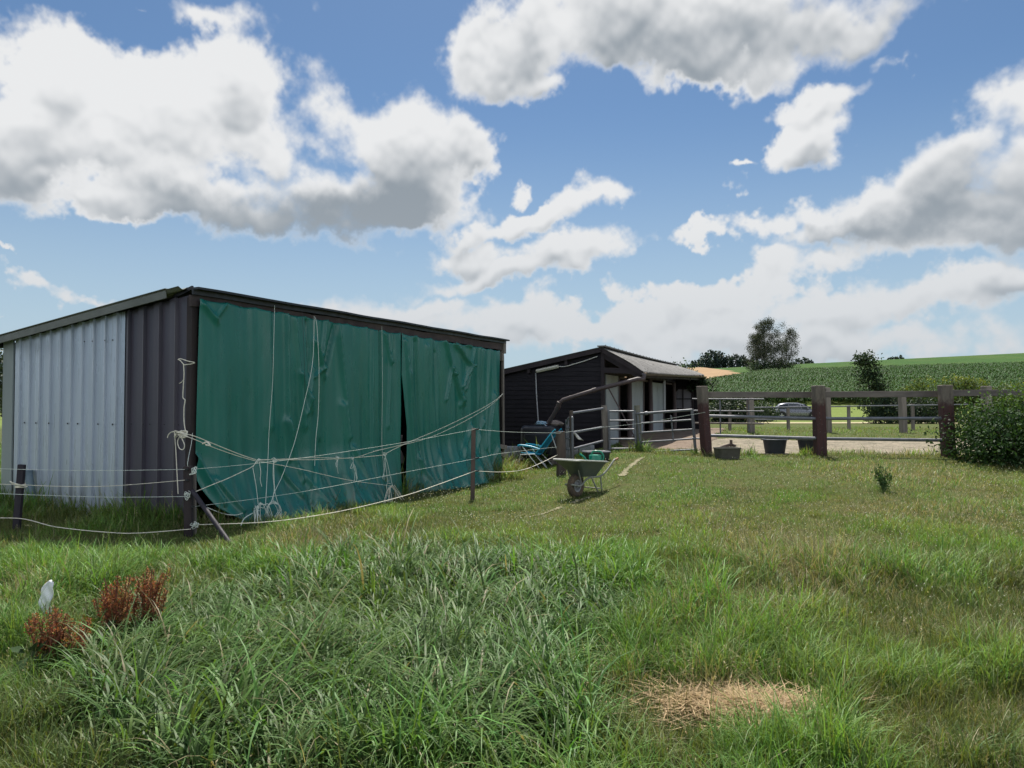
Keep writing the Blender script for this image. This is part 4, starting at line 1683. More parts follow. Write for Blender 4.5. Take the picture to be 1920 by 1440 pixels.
# ================================================================== ARENA FENCE
m_redp = bpy.data.materials.new('half_painted_post')
m_redp.use_nodes = True
N = Nodes(m_redp.node_tree)
tcn = N.new('ShaderNodeTexCoord')
sx = N.new('ShaderNodeSeparateXYZ')
N.link(tcn.outputs['Object'], sx.inputs[0])
nn = N.noise(tcn.outputs['Object'], 9, 5, .65)
edge = N.math('ADD', sx.outputs[2], N.math('MULTIPLY', nn, .45))
mpz = N.new('ShaderNodeMapping')
mpz.inputs['Scale'].default_value = (8, 8, 1.0)
N.link(tcn.outputs['Object'], mpz.inputs[0])
gr = N.noise(mpz.outputs[0], 3, 6, .7)
wood = N.mix(N.sstep(gr, .3, .7), (.16, .135, .11, 1), (.085, .068, .058, 1))
red = N.mix(N.sstep(gr, .3, .7), (.062, .022, .020, 1), (.036, .017, .018, 1))
cc_ = N.mix(N.sstep(edge, 1.30, 1.50), red, wood)
cc_ = N.mix(N.sstep(N.noise(tcn.outputs['Object'], 22, 4, .7), .62, .70), cc_, (.15, .135, .115, 1))
N.link(cc_, N.n['Principled BSDF'].inputs['Base Color'])
N.n['Principled BSDF'].inputs['Roughness'].default_value = .85
bq = N.new('ShaderNodeBump')
bq.inputs['Distance'].default_value = .006
N.link(gr, bq.inputs['Height'])
N.link(bq.outputs[0], N.n['Principled BSDF'].inputs['Normal'])
ag = 'thick posts of the arena fence'


def square_post(name, label, px_t, py_t, px_b, d, wid, m, group, yaw=.25, cat='post', below=.2):
    b0 = GP(px_b, d)
    t0_ = P(px_t, py_t, d)
    mb = MB()
    a1 = Vector((math.cos(yaw), math.sin(yaw), 0)) * wid / 2
    a2 = Vector((-math.sin(yaw), math.cos(yaw), 0)) * wid / 2
    n = 8
    secs = []
    for i in range(n + 1):
        c = (b0 - UPZ * below).lerp(t0_, i / n)
        j = lambda: Vector((random.uniform(-1, 1), random.uniform(-1, 1), 0)) * .004
        secs.append([c - a1 - a2 + j(), c + a1 - a2 + j(), c + a1 + a2 + j(), c - a1 + a2 + j()])
    mb.loft(secs)
    o = mb.build(name, m, None, bevel=.016, loc=b0)
    return tag(o, label, cat, group)


square_post('fence_post', 'dark leaning gatepost with pale edge that carries the field gate', 1316, 724, 1325, 17.2, .19, m_redp, ag, .45)
square_post('fence_post', 'red brown post, the middle one of three, hiding half a tub', 1534, 723, 1537, 16.6, .225, m_redp, ag, .06)
square_post('fence_post', 'red brown post against the big leafy shrub', 1772, 722, 1777, 16.2, .235, m_redp, ag, -.10)
# top timber rail and the two pipes of the front fence
m_rail = mat('grey_rail', (.17, .145, .13), .85, c2=(.10, .085, .078), scale=5, stretch=(.25, 1, 1), bump=.004, bscale=20, spots=(.05, .045, .045), spot_scale=3, spot_at=.66)
rails = [((1327, 740, 17.25), (1532, 740, 16.72)), ((1536, 739.5, 16.72), (1772, 738.5, 16.32)), ((1774, 737, 16.34), (2120, 735, 16.0))]
rlab = ['top timber rail between the leaning gatepost and the middle red post', 'top timber rail between the middle red post and the post by the shrub', 'top timber rail running behind the big leafy shrub']
for (p0, p1), lb in zip(rails, rlab):
    mb = MB()
    mb.beam(P(*p0) + Vector((0, .10, 0)), P(*p1) + Vector((0, .10, 0)), .055, .135)
    ob = mb.build('timber_rail', m_rail, None, bevel=.006, loc=(P(*p0) + P(*p1)) / 2)
    tag(ob, lb, 'rail', 'timber top rails of the arena fence')
pipes = [((1326, 780, 17.2), (1530, 785, 16.55), 'upper pipe rail between the leaning gatepost and the middle red post'),
         ((1538, 785, 16.6), (1771, 784.5, 16.2), 'upper pipe rail between the middle red post and the post by the shrub'),
         ((1328, 816.5, 17.2), (1530, 822, 16.55), 'low pipe rail above the tubs in the sand'),
         ((1540, 822.5, 16.6), (1773, 825.5, 16.2), 'low pipe rail above the bare sand beside the shrub')]
for p0, p1, lb in pipes:
    mb = MB()
    mb.tube([P(*p0), P(*p1)], .036, 12)
    ob = mb.build('pipe_rail', m_galv, None, smooth=True, loc=(P(*p0) + P(*p1)) / 2)
    tag(ob, lb, 'rail', 'pipe rails of the arena fence')
# middle row of posts across the sand
mg = 'grey posts across the sand'
labs = ['grey post across the sand in front of the dark hedge', 'grey post across the sand beside the middle red post', 'grey post across the sand beneath the lone small tree', 'grey post across the sand, its top above the leafy shrub']
for (pt, yt, pb, w_), lb in zip(((1406, 738, 1408, .19), (1550, 727, 1553, .17), (1691, 738, 1693, .19), (1849, 724, 1850, .24)), labs):
    square_post('fence_post', lb, pt, yt, pb, 25.0, w_, m_greyw, mg, .3)
# thin metal hurdle left of the car and light rail fence behind
hu = thing('metal_hurdle', 'long grey tube hurdle in front of the dark hedge', 'hurdle', GP(1370, 24.0))
for (y0, y1, r_) in ((748, 748.5, .024), (770, 771, .022), (793, 794.5, .030)):
    mb = MB()
    mb.tube([P(1298, y0, 24.4), P(1432, y1, 23.8)], r_, 10)
    mb.build('bar', m_galv if y0 < 790 else m_greyw, hu, smooth=True)
mb = MB()
mb.tube([P(1349.5, 747, 24.2), P(1351, 815, 24.2)], .024, 10)
mb.build('upright', m_galv, hu, smooth=True)
mb = MB()
mb.tube([P(1404, 758, 24.2), P(1404, 758, 24.2) - UPZ * .0 + Vector((0, .01, -.9))], .022, 10)
mb.build('upright', m_galv, hu, smooth=True)
lf = thing('rail_fence', 'light two-rail fence on slim posts in front of the parked car', 'fence', GP(1600, 27.5))
for (y0, y1, r_, xa, xb) in ((764.5, 758.5, .024, 1403, 1815), (786.5, 787.5, .022, 1403, 1526)):
    mb = MB()
    mb.tube([P(xa, y0, 27.3), P(xb, y1, 27.3)], r_, 10)
    mb.build('rail', m_galv, lf, smooth=True)
for (px, yt) in ((1368, 770), (1477.5, 764), (1591, 760), (1711, 757.5), (1830, 757)):
    mb = MB()
    b0 = GP(px, 27.5)
    mb.beam(b0 - UPZ * .15, P(px, yt, 27.5), .10, .10, (0, 1, 0))
    mb.build('slim_post', m_greyw, lf, bevel=.01)
# ================================================================== ELECTRIC FENCE AND ROPES
m_dkpost = mat('dark_plank_post', (.030, .024, .034), .7, c2=(.018, .015, .022), scale=5, stretch=(1, 1, .3), bump=.003)
m_corner = mat('dark_corner_post', (.045, .033, .034), .85, c2=(.024, .018, .020), scale=5, stretch=(1, 1, .3), bump=.004)
m_rust = mat('rusty_thin_post', (.11, .075, .065), .85, c2=(.06, .045, .042), scale=6, stretch=(1, 1, .2))
D1, D2, D3 = 9.75, 9.35, 13.0
fp = thing('fence_post', 'short dark plank post in front of the pale grey wall', 'post', GP(36, D1), 'electric fence posts')
mb = MB()
b0, t0_ = GP(34, D1), P(41, 871, D1)
mb.beam(b0 - UPZ * .15, t0_, .085, .055, (0, 1, 0))
mb.build('plank', m_dkpost, fp, bevel=.006)
cpst = thing('fence_post', 'dark corner post with diagonal brace before the tarpaulin', 'post', GP(356, D2), 'electric fence posts')
mb = MB()
b0, t0_ = GP(358, D2), P(353, 874, D2)
mb.beam(b0 - UPZ * .15, t0_, .10, .075, (0, 1, 0))
mb.build('timber', m_corner, cpst, bevel=.008)
mb = MB()
mb.beam(GP(367, D2 + .12) - UPZ * .1, P(363, 884, D2 + .12), .055, .05, (0, 1, 0))
mb.build('backing_board', m_greyw, cpst, bevel=.005)
mb = MB()
mb.tube([P(361, 921, D2 - .03), GP(441, 8.75) - UPZ * .03], [.030, .027], 10)
mb.build('brace', m_dkpost, cpst, smooth=True)
tp_ = thing('fence_post', 'thin rusty brown post standing in front of the narrower tarpaulin', 'post', GP(887, D3), 'electric fence posts')
mb = MB()
b0, t0_ = GP(886, D3), P(888, 803, D3)
mb.beam(b0 - UPZ * .15, t0_, .075, .065, (0, 1, 0))
mb.build('timber', m_rust, tp_, bevel=.01)
for yy in (805, 859, 883):
    mb = MB()
    q = P(893, yy, D3 - .02)
    mb.tube([q - Vector((.05, 0, 0)), q + Vector((.02, -.02, .0)), q + Vector((.05, -.02, .012))], .012, 8)
    mb.build('insulator', m_black, tp_, smooth=True)
for yy in (880, 900, 931, 950, 983):
    mb = MB()
    q = P(362 if yy > 940 else 350, yy, D2 - .06)
    mb.lathe(q, [(.008, -.012), (.022, -.01), (.022, .01), (.008, .012)], 10)
    mb.build('insulator', m_black, cpst, smooth=True)


def rope(label, pts, r, m=None, cat='rope', group=None, name='rope', k=6):
    mb = MB()
    line = smooth_line(pts, k)
    mb.tube(line, r * .68, 6)
    o = mb.build(name, m or m_rope, None, smooth=True, loc=pts[len(pts) // 2])
    return tag(o, label, cat, group)


def zig(pts_d):
    return [P(*q) for q in pts_d]


eg = 'electric fence strands'
wire = [
    ('topmost thin fence strand across the grey and plum wall', [(-60, 877, 9.8), (38, 880, D1 - .06), (140, 882, 9.6), (230, 882, 9.5), (350, 880, D2 - .06)], .0042, m_twine),
    ('second fence strand across the pale wall, tied round the dark plank post', [(-60, 906, 9.8), (38, 909, D1 - .06), (120, 912, 9.6), (212, 911, 9.5), (350, 900, D2 - .06)], .0055, m_rope),
    ('third fence strand across the grey and plum wall', [(-60, 922, 9.8), (38, 927, D1 - .06), (200, 932, 9.5), (350, 931, D2 - .06)], .0045, m_twine),
    ('lowest sagging fence rope in the grass below the grey wall', [(-60, 973, 9.6), (36, 972, D1 - .06), (105, 988, 9.2), (200, 998, 8.95), (260, 999.5, 8.95), (358, 992, D2 - .06)], .0075, m_rope),
    ('thin fence strand from corner post across the wide tarpaulin', [(360, 880, D2 - .06), (470, 870, 9.9), (600, 854, 10.8), (760, 829, 12.0), (890, 805, D3 - .04)], .0038, m_twine),
    ('faint middle fence strand low across both tarpaulins', [(362, 950, D2 - .06), (480, 935, 10.0), (590, 918, 10.8), (730, 891, 11.9), (891, 860, D3 - .04), (940, 850, 14.0), (1044, 838, 16.3)], .0036, m_twine),
    ('lowest fence rope curving below the tarpaulins to the rusty thin post', [(362, 984, D2 - .06), (480, 980, 9.15), (565, 971, 9.5), (660, 954, 10.3), (760, 929, 11.3), (820, 909, 12.1), (891, 883, D3 - .04)], .0075, m_rope),
    ('rope sagging from the rusty thin post to the thick split post', [(891, 883, D3 - .04), (940, 885, 13.9), (980, 881, 14.6), (1012, 869, 15.4), (1045, 853, 16.25)], .0085, m_rope),
    ('thin strand from the rusty thin post past the blue chair', [(891, 805, D3 - .04), (960, 810, 14.6), (1050, 812, 16.28)], .0045, m_twine),
    ('thin strand past the galvanised gate to the leaning gatepost', [(1050, 812, 16.28), (1130, 801, 17.3), (1200, 794, 17.8), (1260, 784, 17.3), (1322, 773, 17.0)], .0045, m_twine),
]
for lb, pts, r, m in wire:
    rope(lb, zig(pts), r, m, 'fence strand', eg, 'fence_strand')
# turns of rope round the posts
mb = MB()
q = P(38, 912, D1)
for i in range(4):
    mb.tube([q + Vector((math.cos(a) * .062, math.sin(a) * .045, -.016 * i + .03 + .01 * math.sin(a + i))) for a in np.linspace(0, 2 * PI, 17)], .0055, 6)
mb.tube(smooth_line([q + Vector((-.07, -.03, .03)), q + Vector((-.11, -.04, .07)), q + Vector((-.06, -.05, .05)), q + Vector((.05, -.05, .02)), q + Vector((.12, -.04, .0))]), .007, 6)
tag(mb.build('rope', m_rope, None, smooth=True, loc=q), 'cream rope wound round the short dark plank post', 'rope')
mb = MB()
for (px, py) in ((362, 884), (353, 928), (364, 984)):
    q = P(px, py, D2 - .08)
    for i in range(4):
        mb.tube(smooth_line([q + Vector((random.gauss(0, .03), random.gauss(0, .015), random.gauss(0, .03))) for _ in range(6)], 4), .0042, 5)
tag(mb.build('twine', m_twine, None, smooth=True, loc=P(360, 930, D2)), 'frayed twine knots on the dark corner post', 'twine')


def fr(pts, off=.36):
    return [front(x, y, off) for x, y in pts]


def fr2(pts):
    return [front(x, y, o) for x, y, o in pts]


rg = 'ropes tying the tarpaulins'
rope('taut cream rope from the shed corner falling to the knot on the wide tarpaulin', fr2([(335, 811, .12), (365, 818, .3), (410, 836, .42), (450, 852, .44), (480, 862, .42)]), .0085, group=rg)
rope('second rope from the shed corner with a frayed splice', fr2([(340, 815, .14), (360, 822, .3), (384, 832, .4), (395, 837, .4), (440, 853, .42), (482, 865, .42)]), .007, group=rg)
rope('level rope across the wide tarpaulin between its knots', fr([(482, 862), (560, 862), (600, 861.5), (665, 858), (720, 853), (724, 850)], .42), .0085, group=rg)
rope('thin rope above the level one, joining it to the slit', fr([(485, 863), (590, 858), (660, 858.5), (700, 847), (752, 834), (762, 831)], .44), .006, group=rg)
rope('rope rising from the slit to the pole at the far shed corner', fr2([(724, 850, .42), (760, 832, .4), (830, 802, .35), (890, 773, .34), (925, 753, .30), (943, 738, .10)]), .008, group=rg)
rope('slacker rope below it rising to the far shed corner', fr2([(700, 846, .44), (760, 833, .42), (800, 822, .4), (830, 810, .37), (880, 785, .36), (920, 760, .32), (943, 739, .10)]), .007, group=rg)
rope('rope slanting down from the knot to the tuft at the slit', fr([(482, 864), (530, 873), (570, 881), (620, 893), (665, 902), (733, 911)], .44), .007, group=rg)
rope('rope from the dark corner post up to the knot', [P(364, 923, D2 - .05)] + fr2([(400, 908, .55), (425, 898, .5), (455, 884, .46), (474, 874, .44), (483, 862, .42)]), .0075, group=rg)
vg = 'cords hanging down the tarpaulins'
rope('thin straight cord hanging from the header near the plum corner', fr2([(515, 573, .10), (513, 650, .2), (511, 720, .22), (505, 800, .25), (502, 870, .36), (498, 945, .5)]), .0055, m_twine, 'cord', vg, 'cord')
rope('long cord slanting from the header down to the tangle on the ground', fr2([(589, 593, .12), (586, 680, .25), (570, 757, .3), (552, 830, .36), (530, 890, .42), (512, 932, .48), (520, 955, .5), (520, 968, .5), (505, 975, .5)]), .0065, m_twine, 'cord', vg, 'cord')
rope('cord with a free end hanging straight from the header', fr2([(589, 593, .12), (594, 610, .18), (598, 690, .25), (597, 770, .3), (592, 825, .34), (590, 873, .36)]), .0065, m_twine, 'cord', vg, 'cord')
rope('faint cord hanging by the pleats left of the slit', fr2([(716, 612, .12), (717, 720, .22), (716, 830, .3), (719, 870, .36), (720, 900, .4)]), .0042, m_twine, 'cord', vg, 'cord')
rope('dark cord hanging beside the middle pleats', fr2([(567, 585, .10), (570, 660, .2), (572, 745, .22)]), .004, m_black, 'cord', vg, 'cord')


def tuft(label, x, y, off, strands, r=.0042, name='rope_end'):
    """strands: list of pixel polylines starting at the knot"""
    mb = MB()
    c = front(x, y, off)
    for s_ in strands:
        pts = [front(px, py, off + o) for px, py, o in s_]
        mb.tube(smooth_line(pts, 4), r, 5)
    for i in range(3):
        mb.tube(smooth_line([c + Vector((random.gauss(0, .02), random.gauss(0, .015), random.gauss(0, .02))) for _ in range(5)], 4), r * 1.1, 5)
    return tag(mb.build(name, m_twine, None, smooth=True, loc=c), label, 'rope end', 'loose rope ends on the tarpaulins')


tuft('double rope end hanging from the first knot', 483, 864, .45, [[(474, 877, 0), (480, 910, .05), (484, 945, .08)], [(486, 866, 0), (489, 885, .02), (488, 900, .02), (491, 912, .03)], [(474, 876, 0), (480, 866, .02), (484, 862, .02)]])
tuft('long doubled end hanging to the tangle on the ground', 513, 862, .45, [[(513, 861, 0), (512, 890, .02), (514, 920, .04), (508, 943, .05)], [(513, 862, 0), (514, 900, .03), (516, 925, .05), (524, 955, .06), (518, 968, .06)]])
tuft('short frayed end hanging between two longer ones', 633, 859, .45, [[(636, 857, 0), (630, 868, .01), (631, 876, .02)], [(634, 858, 0), (632, 872, .02), (634, 888, .02)]])
tuft('knotted loop of rope hanging on the level rope', 662, 859, .45, [[(662, 859, 0), (663, 875, .02), (668, 890, .03), (668, 902, .03)], [(662, 866, 0), (657, 877, .02), (660, 878, .02), (666, 874, .02), (670, 898, .03)], [(664, 870, 0), (666, 885, .02), (664, 903, .02)]])
tuft('white rope end hanging at the slit', 722, 852, .45, [[(724, 851, 0), (722, 862, 0), (721, 880, .02), (717, 898, .02)], [(722, 854, 0), (728, 875, .02), (736, 911, .04)], [(721, 858, 0), (724, 880, .02), (727, 905, .02)], [(720, 855, 0), (724, 850, 0), (731, 846, 0)]])
# tangles lying on the ground
mb = MB()
c = front(487, 950, .5)
for i in range(13):
    a = random.uniform(0, 2 * PI)
    r_ = random.uniform(.04, .16)
    p1 = c + Vector((random.gauss(0, .03), random.gauss(0, .03), random.gauss(.0, .03)))
    p2 = p1 + U * (math.cos(a) * r_) + UPZ * random.uniform(-.02, .05)
    p3 = p2 + U * (math.cos(a) * .10 + random.gauss(0, .03)) + NF * random.uniform(.0, .15)
    p3.z = g(p3.x, p3.y) + .02
    mb.tube(smooth_line([p1, p2, p3], 4), .0042, 5)
c2_ = front(512, 958, .52)
for i in range(4):
    rr_ = .11 + .012 * i
    mb.tube([c2_ + U * (math.cos(a) * rr_) + UPZ * (math.sin(a) * rr_ * .95) + NF * .03 * math.sin(2 * a + i) for a in np.linspace(0, 2 * PI, 21)], .0042, 5)
mb.tube(smooth_line([front(455, 962, .5), front(440, 966, .4), front(415, 962, .25), front(385, 950, .15)], 4), .0055, 5)
mb.tube(smooth_line([front(474, 962, .5), front(458, 972, .6), front(452, 985, .75)], 4), .006, 5)
tag(mb.build('rope_tangle', m_twine, None, smooth=True, loc=c), 'pale tangle of rope on the ground below the first knot', 'rope tangle', 'rope tangles in the grass')
mb = MB()
c = front(735, 912, .48)
for i in range(16):
    a = random.uniform(-.2, PI + .2)
    p1 = c + Vector((random.gauss(0, .02), random.gauss(0, .02), random.gauss(0, .02)))
    p2 = p1 + U * (math.cos(a) * random.uniform(.05, .15)) - UPZ * random.uniform(.02, .08)
    p3 = p1 + U * (math.cos(a) * random.uniform(.12, .28)) + NF * random.uniform(0, .1)
    p3.z = g(p3.x, p3.y) + .02
    mb.tube(smooth_line([p1, p2, p3], 4), .0042, 5)
tag(mb.build('rope_tangle', m_rope, None, smooth=True, loc=c), 'tuft of stiff rope ends on the ground at the foot of the slit', 'rope tangle', 'rope tangles in the grass')


# ropes on the plum wall beside the corner
def sp_(pts, off=.10):
    return [sidep(x, y, off) for x, y in pts]


mb = MB()
mb.tube(smooth_line(sp_([(344, 682), (345, 700), (344, 720), (343, 745), (347, 750), (345, 765), (345, 790), (348, 810)]), 4), .0062, 6)
mb.tube(smooth_line(sp_([(344, 683), (338, 676), (334, 674), (340, 673), (352, 677), (365, 680), (355, 683), (345, 684)]), 4), .0062, 6)
mb.tube(smooth_line(sp_([(345, 710), (341, 716), (336, 719)]), 4), .0045, 6)
tag(mb.build('rope', m_rope, None, smooth=True, loc=sidep(345, 740, .1)), 'frayed rope with a loop on top hanging down the plum wall', 'rope')
mb = MB()
q = sidep(340, 815, .14)
for i in range(9):
    mb.tube(smooth_line([sidep(random.uniform(327, 352), random.uniform(807, 821), .10 + random.uniform(0, .06)) for _ in range(5)], 4), .0062, 6)
mb.tube(smooth_line(sp_([(337, 818), (333, 828), (336, 840), (343, 843), (346, 835), (341, 822), (338, 816)], .14), 5), .0062, 6)
mb.tube(smooth_line(sp_([(334, 809), (322, 810), (316, 815), (314, 821)], .12), 5), .0065, 6)
mb.tube(smooth_line(sp_([(380, 832), (388, 829), (394, 835), (386, 834)], .14), 5), .011, 6)
tag(mb.build('rope_knot', m_rope, None, smooth=True, loc=q), 'bulky rope knot with a loop at the shed corner', 'knot')
rope('doubled rope hanging from the bulky knot to the fence strand', sp_([(327, 808), (330, 850), (332, 890), (334, 926)], .12), .009, group=None)
rope('thin cord from the bulky knot to the top of the dark corner post', [sidep(361, 812, .1), sidep(359, 830, .15), P(352, 866, D2 - .02), P(353, 876, D2 - .02)], .0045, m_twine)
# ================================================================== PARKED CAR
cg = GP(1491, 66.0)
cz = P(1491, 786.5, 66.0).z
gy0 = min(cz, cg.z)
car = thing('parked_car', 'silver grey car parked beyond the fences beside the hedge', 'car', (cg.x, cg.y, gy0))
m_body = mat('silver_paint', (.20, .20, .235), .28, metal=.4, vary=.06, spec=.5)
m_glass = mat('dark_car_glass', (.03, .035, .04), .08, vary=.1, spec=.6)
m_tyre2 = mat('black_tyre', (.02, .02, .022), .85)
m_alloy = mat('alloy', (.5, .5, .52), .3, metal=.6, vary=.1)
cf = Vector((.985, -.17, 0)).normalized()     # nose to the right
cs = Vector((.17, .985, 0)).normalized()


def cw(f, s_, z):
    return Vector((cg.x, cg.y, gy0)) + cf * f + cs * s_ + UPZ * z


# lower body: sections from tail to nose (f, half width, bottom, top)
mb = MB()
secs = []
for f, hwid, zb_, zt in ((-2.15, .70, .45, .72), (-2.08, .82, .32, .92), (-1.6, .89, .24, .98), (-.6, .90, .22, .96), (.6, .90, .22, .94), (1.15, .90, .22, .93), (1.6, .87, .25, .86), (1.95, .78, .32, .74), (2.10, .60, .42, .60)):
    ring = []
    for a in np.linspace(0, 2 * PI, 24, endpoint=False):
        ca, sa = math.cos(a), math.sin(a)
        e = .42
        y_ = math.copysign(abs(ca) ** e, ca) * hwid
        z_ = (zb_ + zt) / 2 + math.copysign(abs(sa) ** e, sa) * (zt - zb_) / 2
        ring.append(cw(f, y_, z_))
    secs.append(ring)
mb.loft(secs)
mb.build('body', m_body, car, smooth=True)
mb = MB()
cab = ((-1.95, .74, .93, .62), (-1.3, .76, 1.40, .58), (-.7, .77, 1.47, .60), (.1, .77, 1.46, .60), (.55, .77, 1.34, .60), (1.25, .80, .93, .70))
secs = []
for f, wl_, zt, wt_ in cab:
    secs.append([cw(f, -wl_, .90), cw(f, -(wl_ + wt_) / 2 - .04, .90 + (zt - .90) * .55), cw(f, -wt_, zt - .02), cw(f, -wt_ * .6, zt + .01), cw(f, wt_ * .6, zt + .01), cw(f, wt_, zt - .02), cw(f, (wl_ + wt_) / 2 + .04, .90 + (zt - .90) * .55), cw(f, wl_, .90)])
mb.loft(secs)
mb.build('cabin', m_body, car, smooth=True)
for s_ in (-1, 1):
    for (fa, fb, za, zb2) in ((-1.45, -.75, 1.30, 1.36), (-.66, .22, 1.36, 1.34)):
        mb = MB()
        w0, w1 = .815, .665
        mb.loft([[cw(fa - .12, s_ * w0, .97), cw(fb + .10, s_ * w0, .97), cw(fb, s_ * w1, zb2), cw(fa, s_ * w1, za)],
                 [cw(fa - .12, s_ * (w0 - .04), .97), cw(fb + .10, s_ * (w0 - .04), .97), cw(fb, s_ * (w1 - .04), zb2), cw(fa, s_ * (w1 - .04), za)]])
        mb.build('window', m_glass, car)
    mb = MB()
    mb.loft([[cw(.40, s_ * .815, .97), cw(.98, s_ * .83, .97), cw(.34, s_ * .68, 1.30)], [cw(.40, s_ * .77, .97), cw(.98, s_ * .78, .97), cw(.34, s_ * .64, 1.30)]])
    mb.build('window', m_glass, car)
    for f in (-1.32, 1.33):
        mb = MB()
        c = cw(f, s_ * .82, .33)
        mb.lathe(c, [(.20, -.10), (.31, -.11), (.33, -.06), (.33, .06), (.31, .11), (.20, .10)], 28, cs)
        wt = mb.build('wheel', m_tyre2, car, smooth=True)
        mb = MB()
        for k in range(5):
            a = 2 * PI * k / 5 + .3
            d_ = cf * math.cos(a) + UPZ * math.sin(a)
            mb.beam(c + cs * s_ * .115, c + cs * s_ * .115 + d_ * .20, .07, .015, cs)
        mb.lathe(c + cs * s_ * .105, [(.215, -.005), (.215, .012), (.19, .012), (.19, -.005)], 28, cs, cap=False)
        mb.build('rim', m_alloy, wt)
        mb = MB()
        mb.tube([c + cs * s_ * .07 + (cf * math.cos(a) + UPZ * math.sin(a)) * .375 for a in np.linspace(-.1, PI + .1, 16)], .045, 8)
        mb.build('wheel_arch', m_black, car, smooth=True)
    mb = MB()
    mb.box(cw(1.93, s_ * .62, .70), cf * .07, cs * .14, UPZ * .06)
    mb.build('headlight', m_alloy, car, bevel=.02)
mb = MB()
mb.loft([[cw(.62, -.62, 1.335), cw(.62, .62, 1.335), cw(1.18, .70, .97), cw(1.18, -.70, .97)], [cw(.66, -.62, 1.36), cw(.66, .62, 1.36), cw(1.24, .70, .99), cw(1.24, -.70, .99)]])
mb.build('windscreen', m_glass, car)
mb = MB()
mb.box(cw(.85, -.92, 1.0), cf * .06, cs * .09, UPZ * .06)
mb.build('wing_mirror', m_body, car, bevel=.02)
# ================================================================== PLANTS
m_leaf = leaf_mat('leaves', .32, .6, .14)
m_leafd = leaf_mat('dark_leaves', .25, .55, .2)
m_grass = leaf_mat('grass_blades', .34, .5, .2)
m_maize = leaf_mat('maize_leaves', .25, .6, .10)
m_dry = leaf_mat('dry_plant', .25, .7, .15)
m_bark = mat('bark', (.10, .08, .06), .9, c2=(.05, .042, .035), scale=6, stretch=(1, 1, .3), bump=.01)
m_birch = mat('birch_bark', (.26, .24, .22), .85, c2=(.12, .11, .10), scale=5, stretch=(1, 1, .4))


def unit(v):
    return v / np.maximum(np.linalg.norm(v, axis=-1, keepdims=True), 1e-9)


def leaves(c, ln, wd, nrm=None, down=0.0, r=None):
    """one bent four-cornered leaf at each centre; returns verts, faces"""
    r = r or rng
    n = len(c)
    d = unit(r.normal(size=(n, 3)) + np.array([0, 0, -down]))
    if nrm is None:
        nrm = r.normal(size=(n, 3)) + np.array([0, 0, .8])
    s_ = unit(np.cross(d, nrm))
    nn = np.cross(s_, d)
    ln = np.broadcast_to(ln, n)[:, None]
    wd = np.broadcast_to(wd, n)[:, None]
    v = np.empty((n, 6, 3), np.float32)
    v[:, 0] = c - d * ln * .5
    v[:, 1] = c + s_ * wd * .5 + nn * wd * .12 - d * ln * .05
    v[:, 2] = c + d * ln * .5 - nn * ln * .10
    v[:, 3] = c - s_ * wd * .5 + nn * wd * .12 - d * ln * .05
    v[:, 4] = c - d * ln * .05
    v[:, 5] = c + d * ln * .25 - nn * ln * .02
    i = (np.arange(n) * 6)[:, None]
    f = np.concatenate([i + np.array([[0, 1, 5, 4]]), i + np.array([[0, 4, 5, 3]])])
    t = np.concatenate([i + np.array([[1, 2, 5]]), i + np.array([[5, 2, 3]])])
    return v.reshape(-1, 3), f, t


def leaf_cols(n, base, var=.3, yellow=.0, k=6, r=None):
    r = r or rng
    c = np.array(base)[None, :] * (1 + var * r.normal(size=(n, 1)))
    c = np.clip(c, .004, .9)
    y = (r.random((n, 1)) < yellow)
    c = np.where(y, c * np.array([[1.9, 1.5, .9]]), c)
    return np.repeat(c, k, 0)


def leaf_obj(name, c, ln, wd, base, m, parent=None, var=.3, yellow=.1, nrm=None, down=0.0, loc=None, cols=None):
    v, f, t = leaves(c, ln, wd, nrm, down)
    cc = leaf_cols(len(c), base, var, yellow) if cols is None else np.repeat(cols, 6, 0)
    return np_mesh(name, v, [f, t], m, cc, parent, loc)


def branch(mb, p, d, ln, r, depth, tips, spread=.55, up=.15, n=3, wob=.12, ratio=.68):
    pts, rs = [p], [r]
    q = Vector(p)
    d = Vector(d).normalized()
    for i in range(4):
        d = (d + Vector((random.gauss(0, wob), random.gauss(0, wob), random.gauss(0, wob) + up * .25))).normalized()
        q = q + d * ln / 4
        pts.append(Vector(q))
        rs.append(r * (1 - .45 * (i + 1) / 4))
    mb.tube(pts, rs, 7 if depth > 1 else 5)
    if depth == 0:
        tips.append((pts[2], d))
        tips.append((pts[-1], d))
        return
    for k in range(n):
        a = random.choice(pts[2:])
        dd = (d + Vector((random.gauss(0, spread), random.gauss(0, spread), random.gauss(0, spread * .6)))).normalized()
        branch(mb, a, dd, ln * ratio * random.uniform(.8, 1.15), r * .5, depth - 1, tips, spread, up, n, wob, ratio)
    tips.append((pts[-1], d))


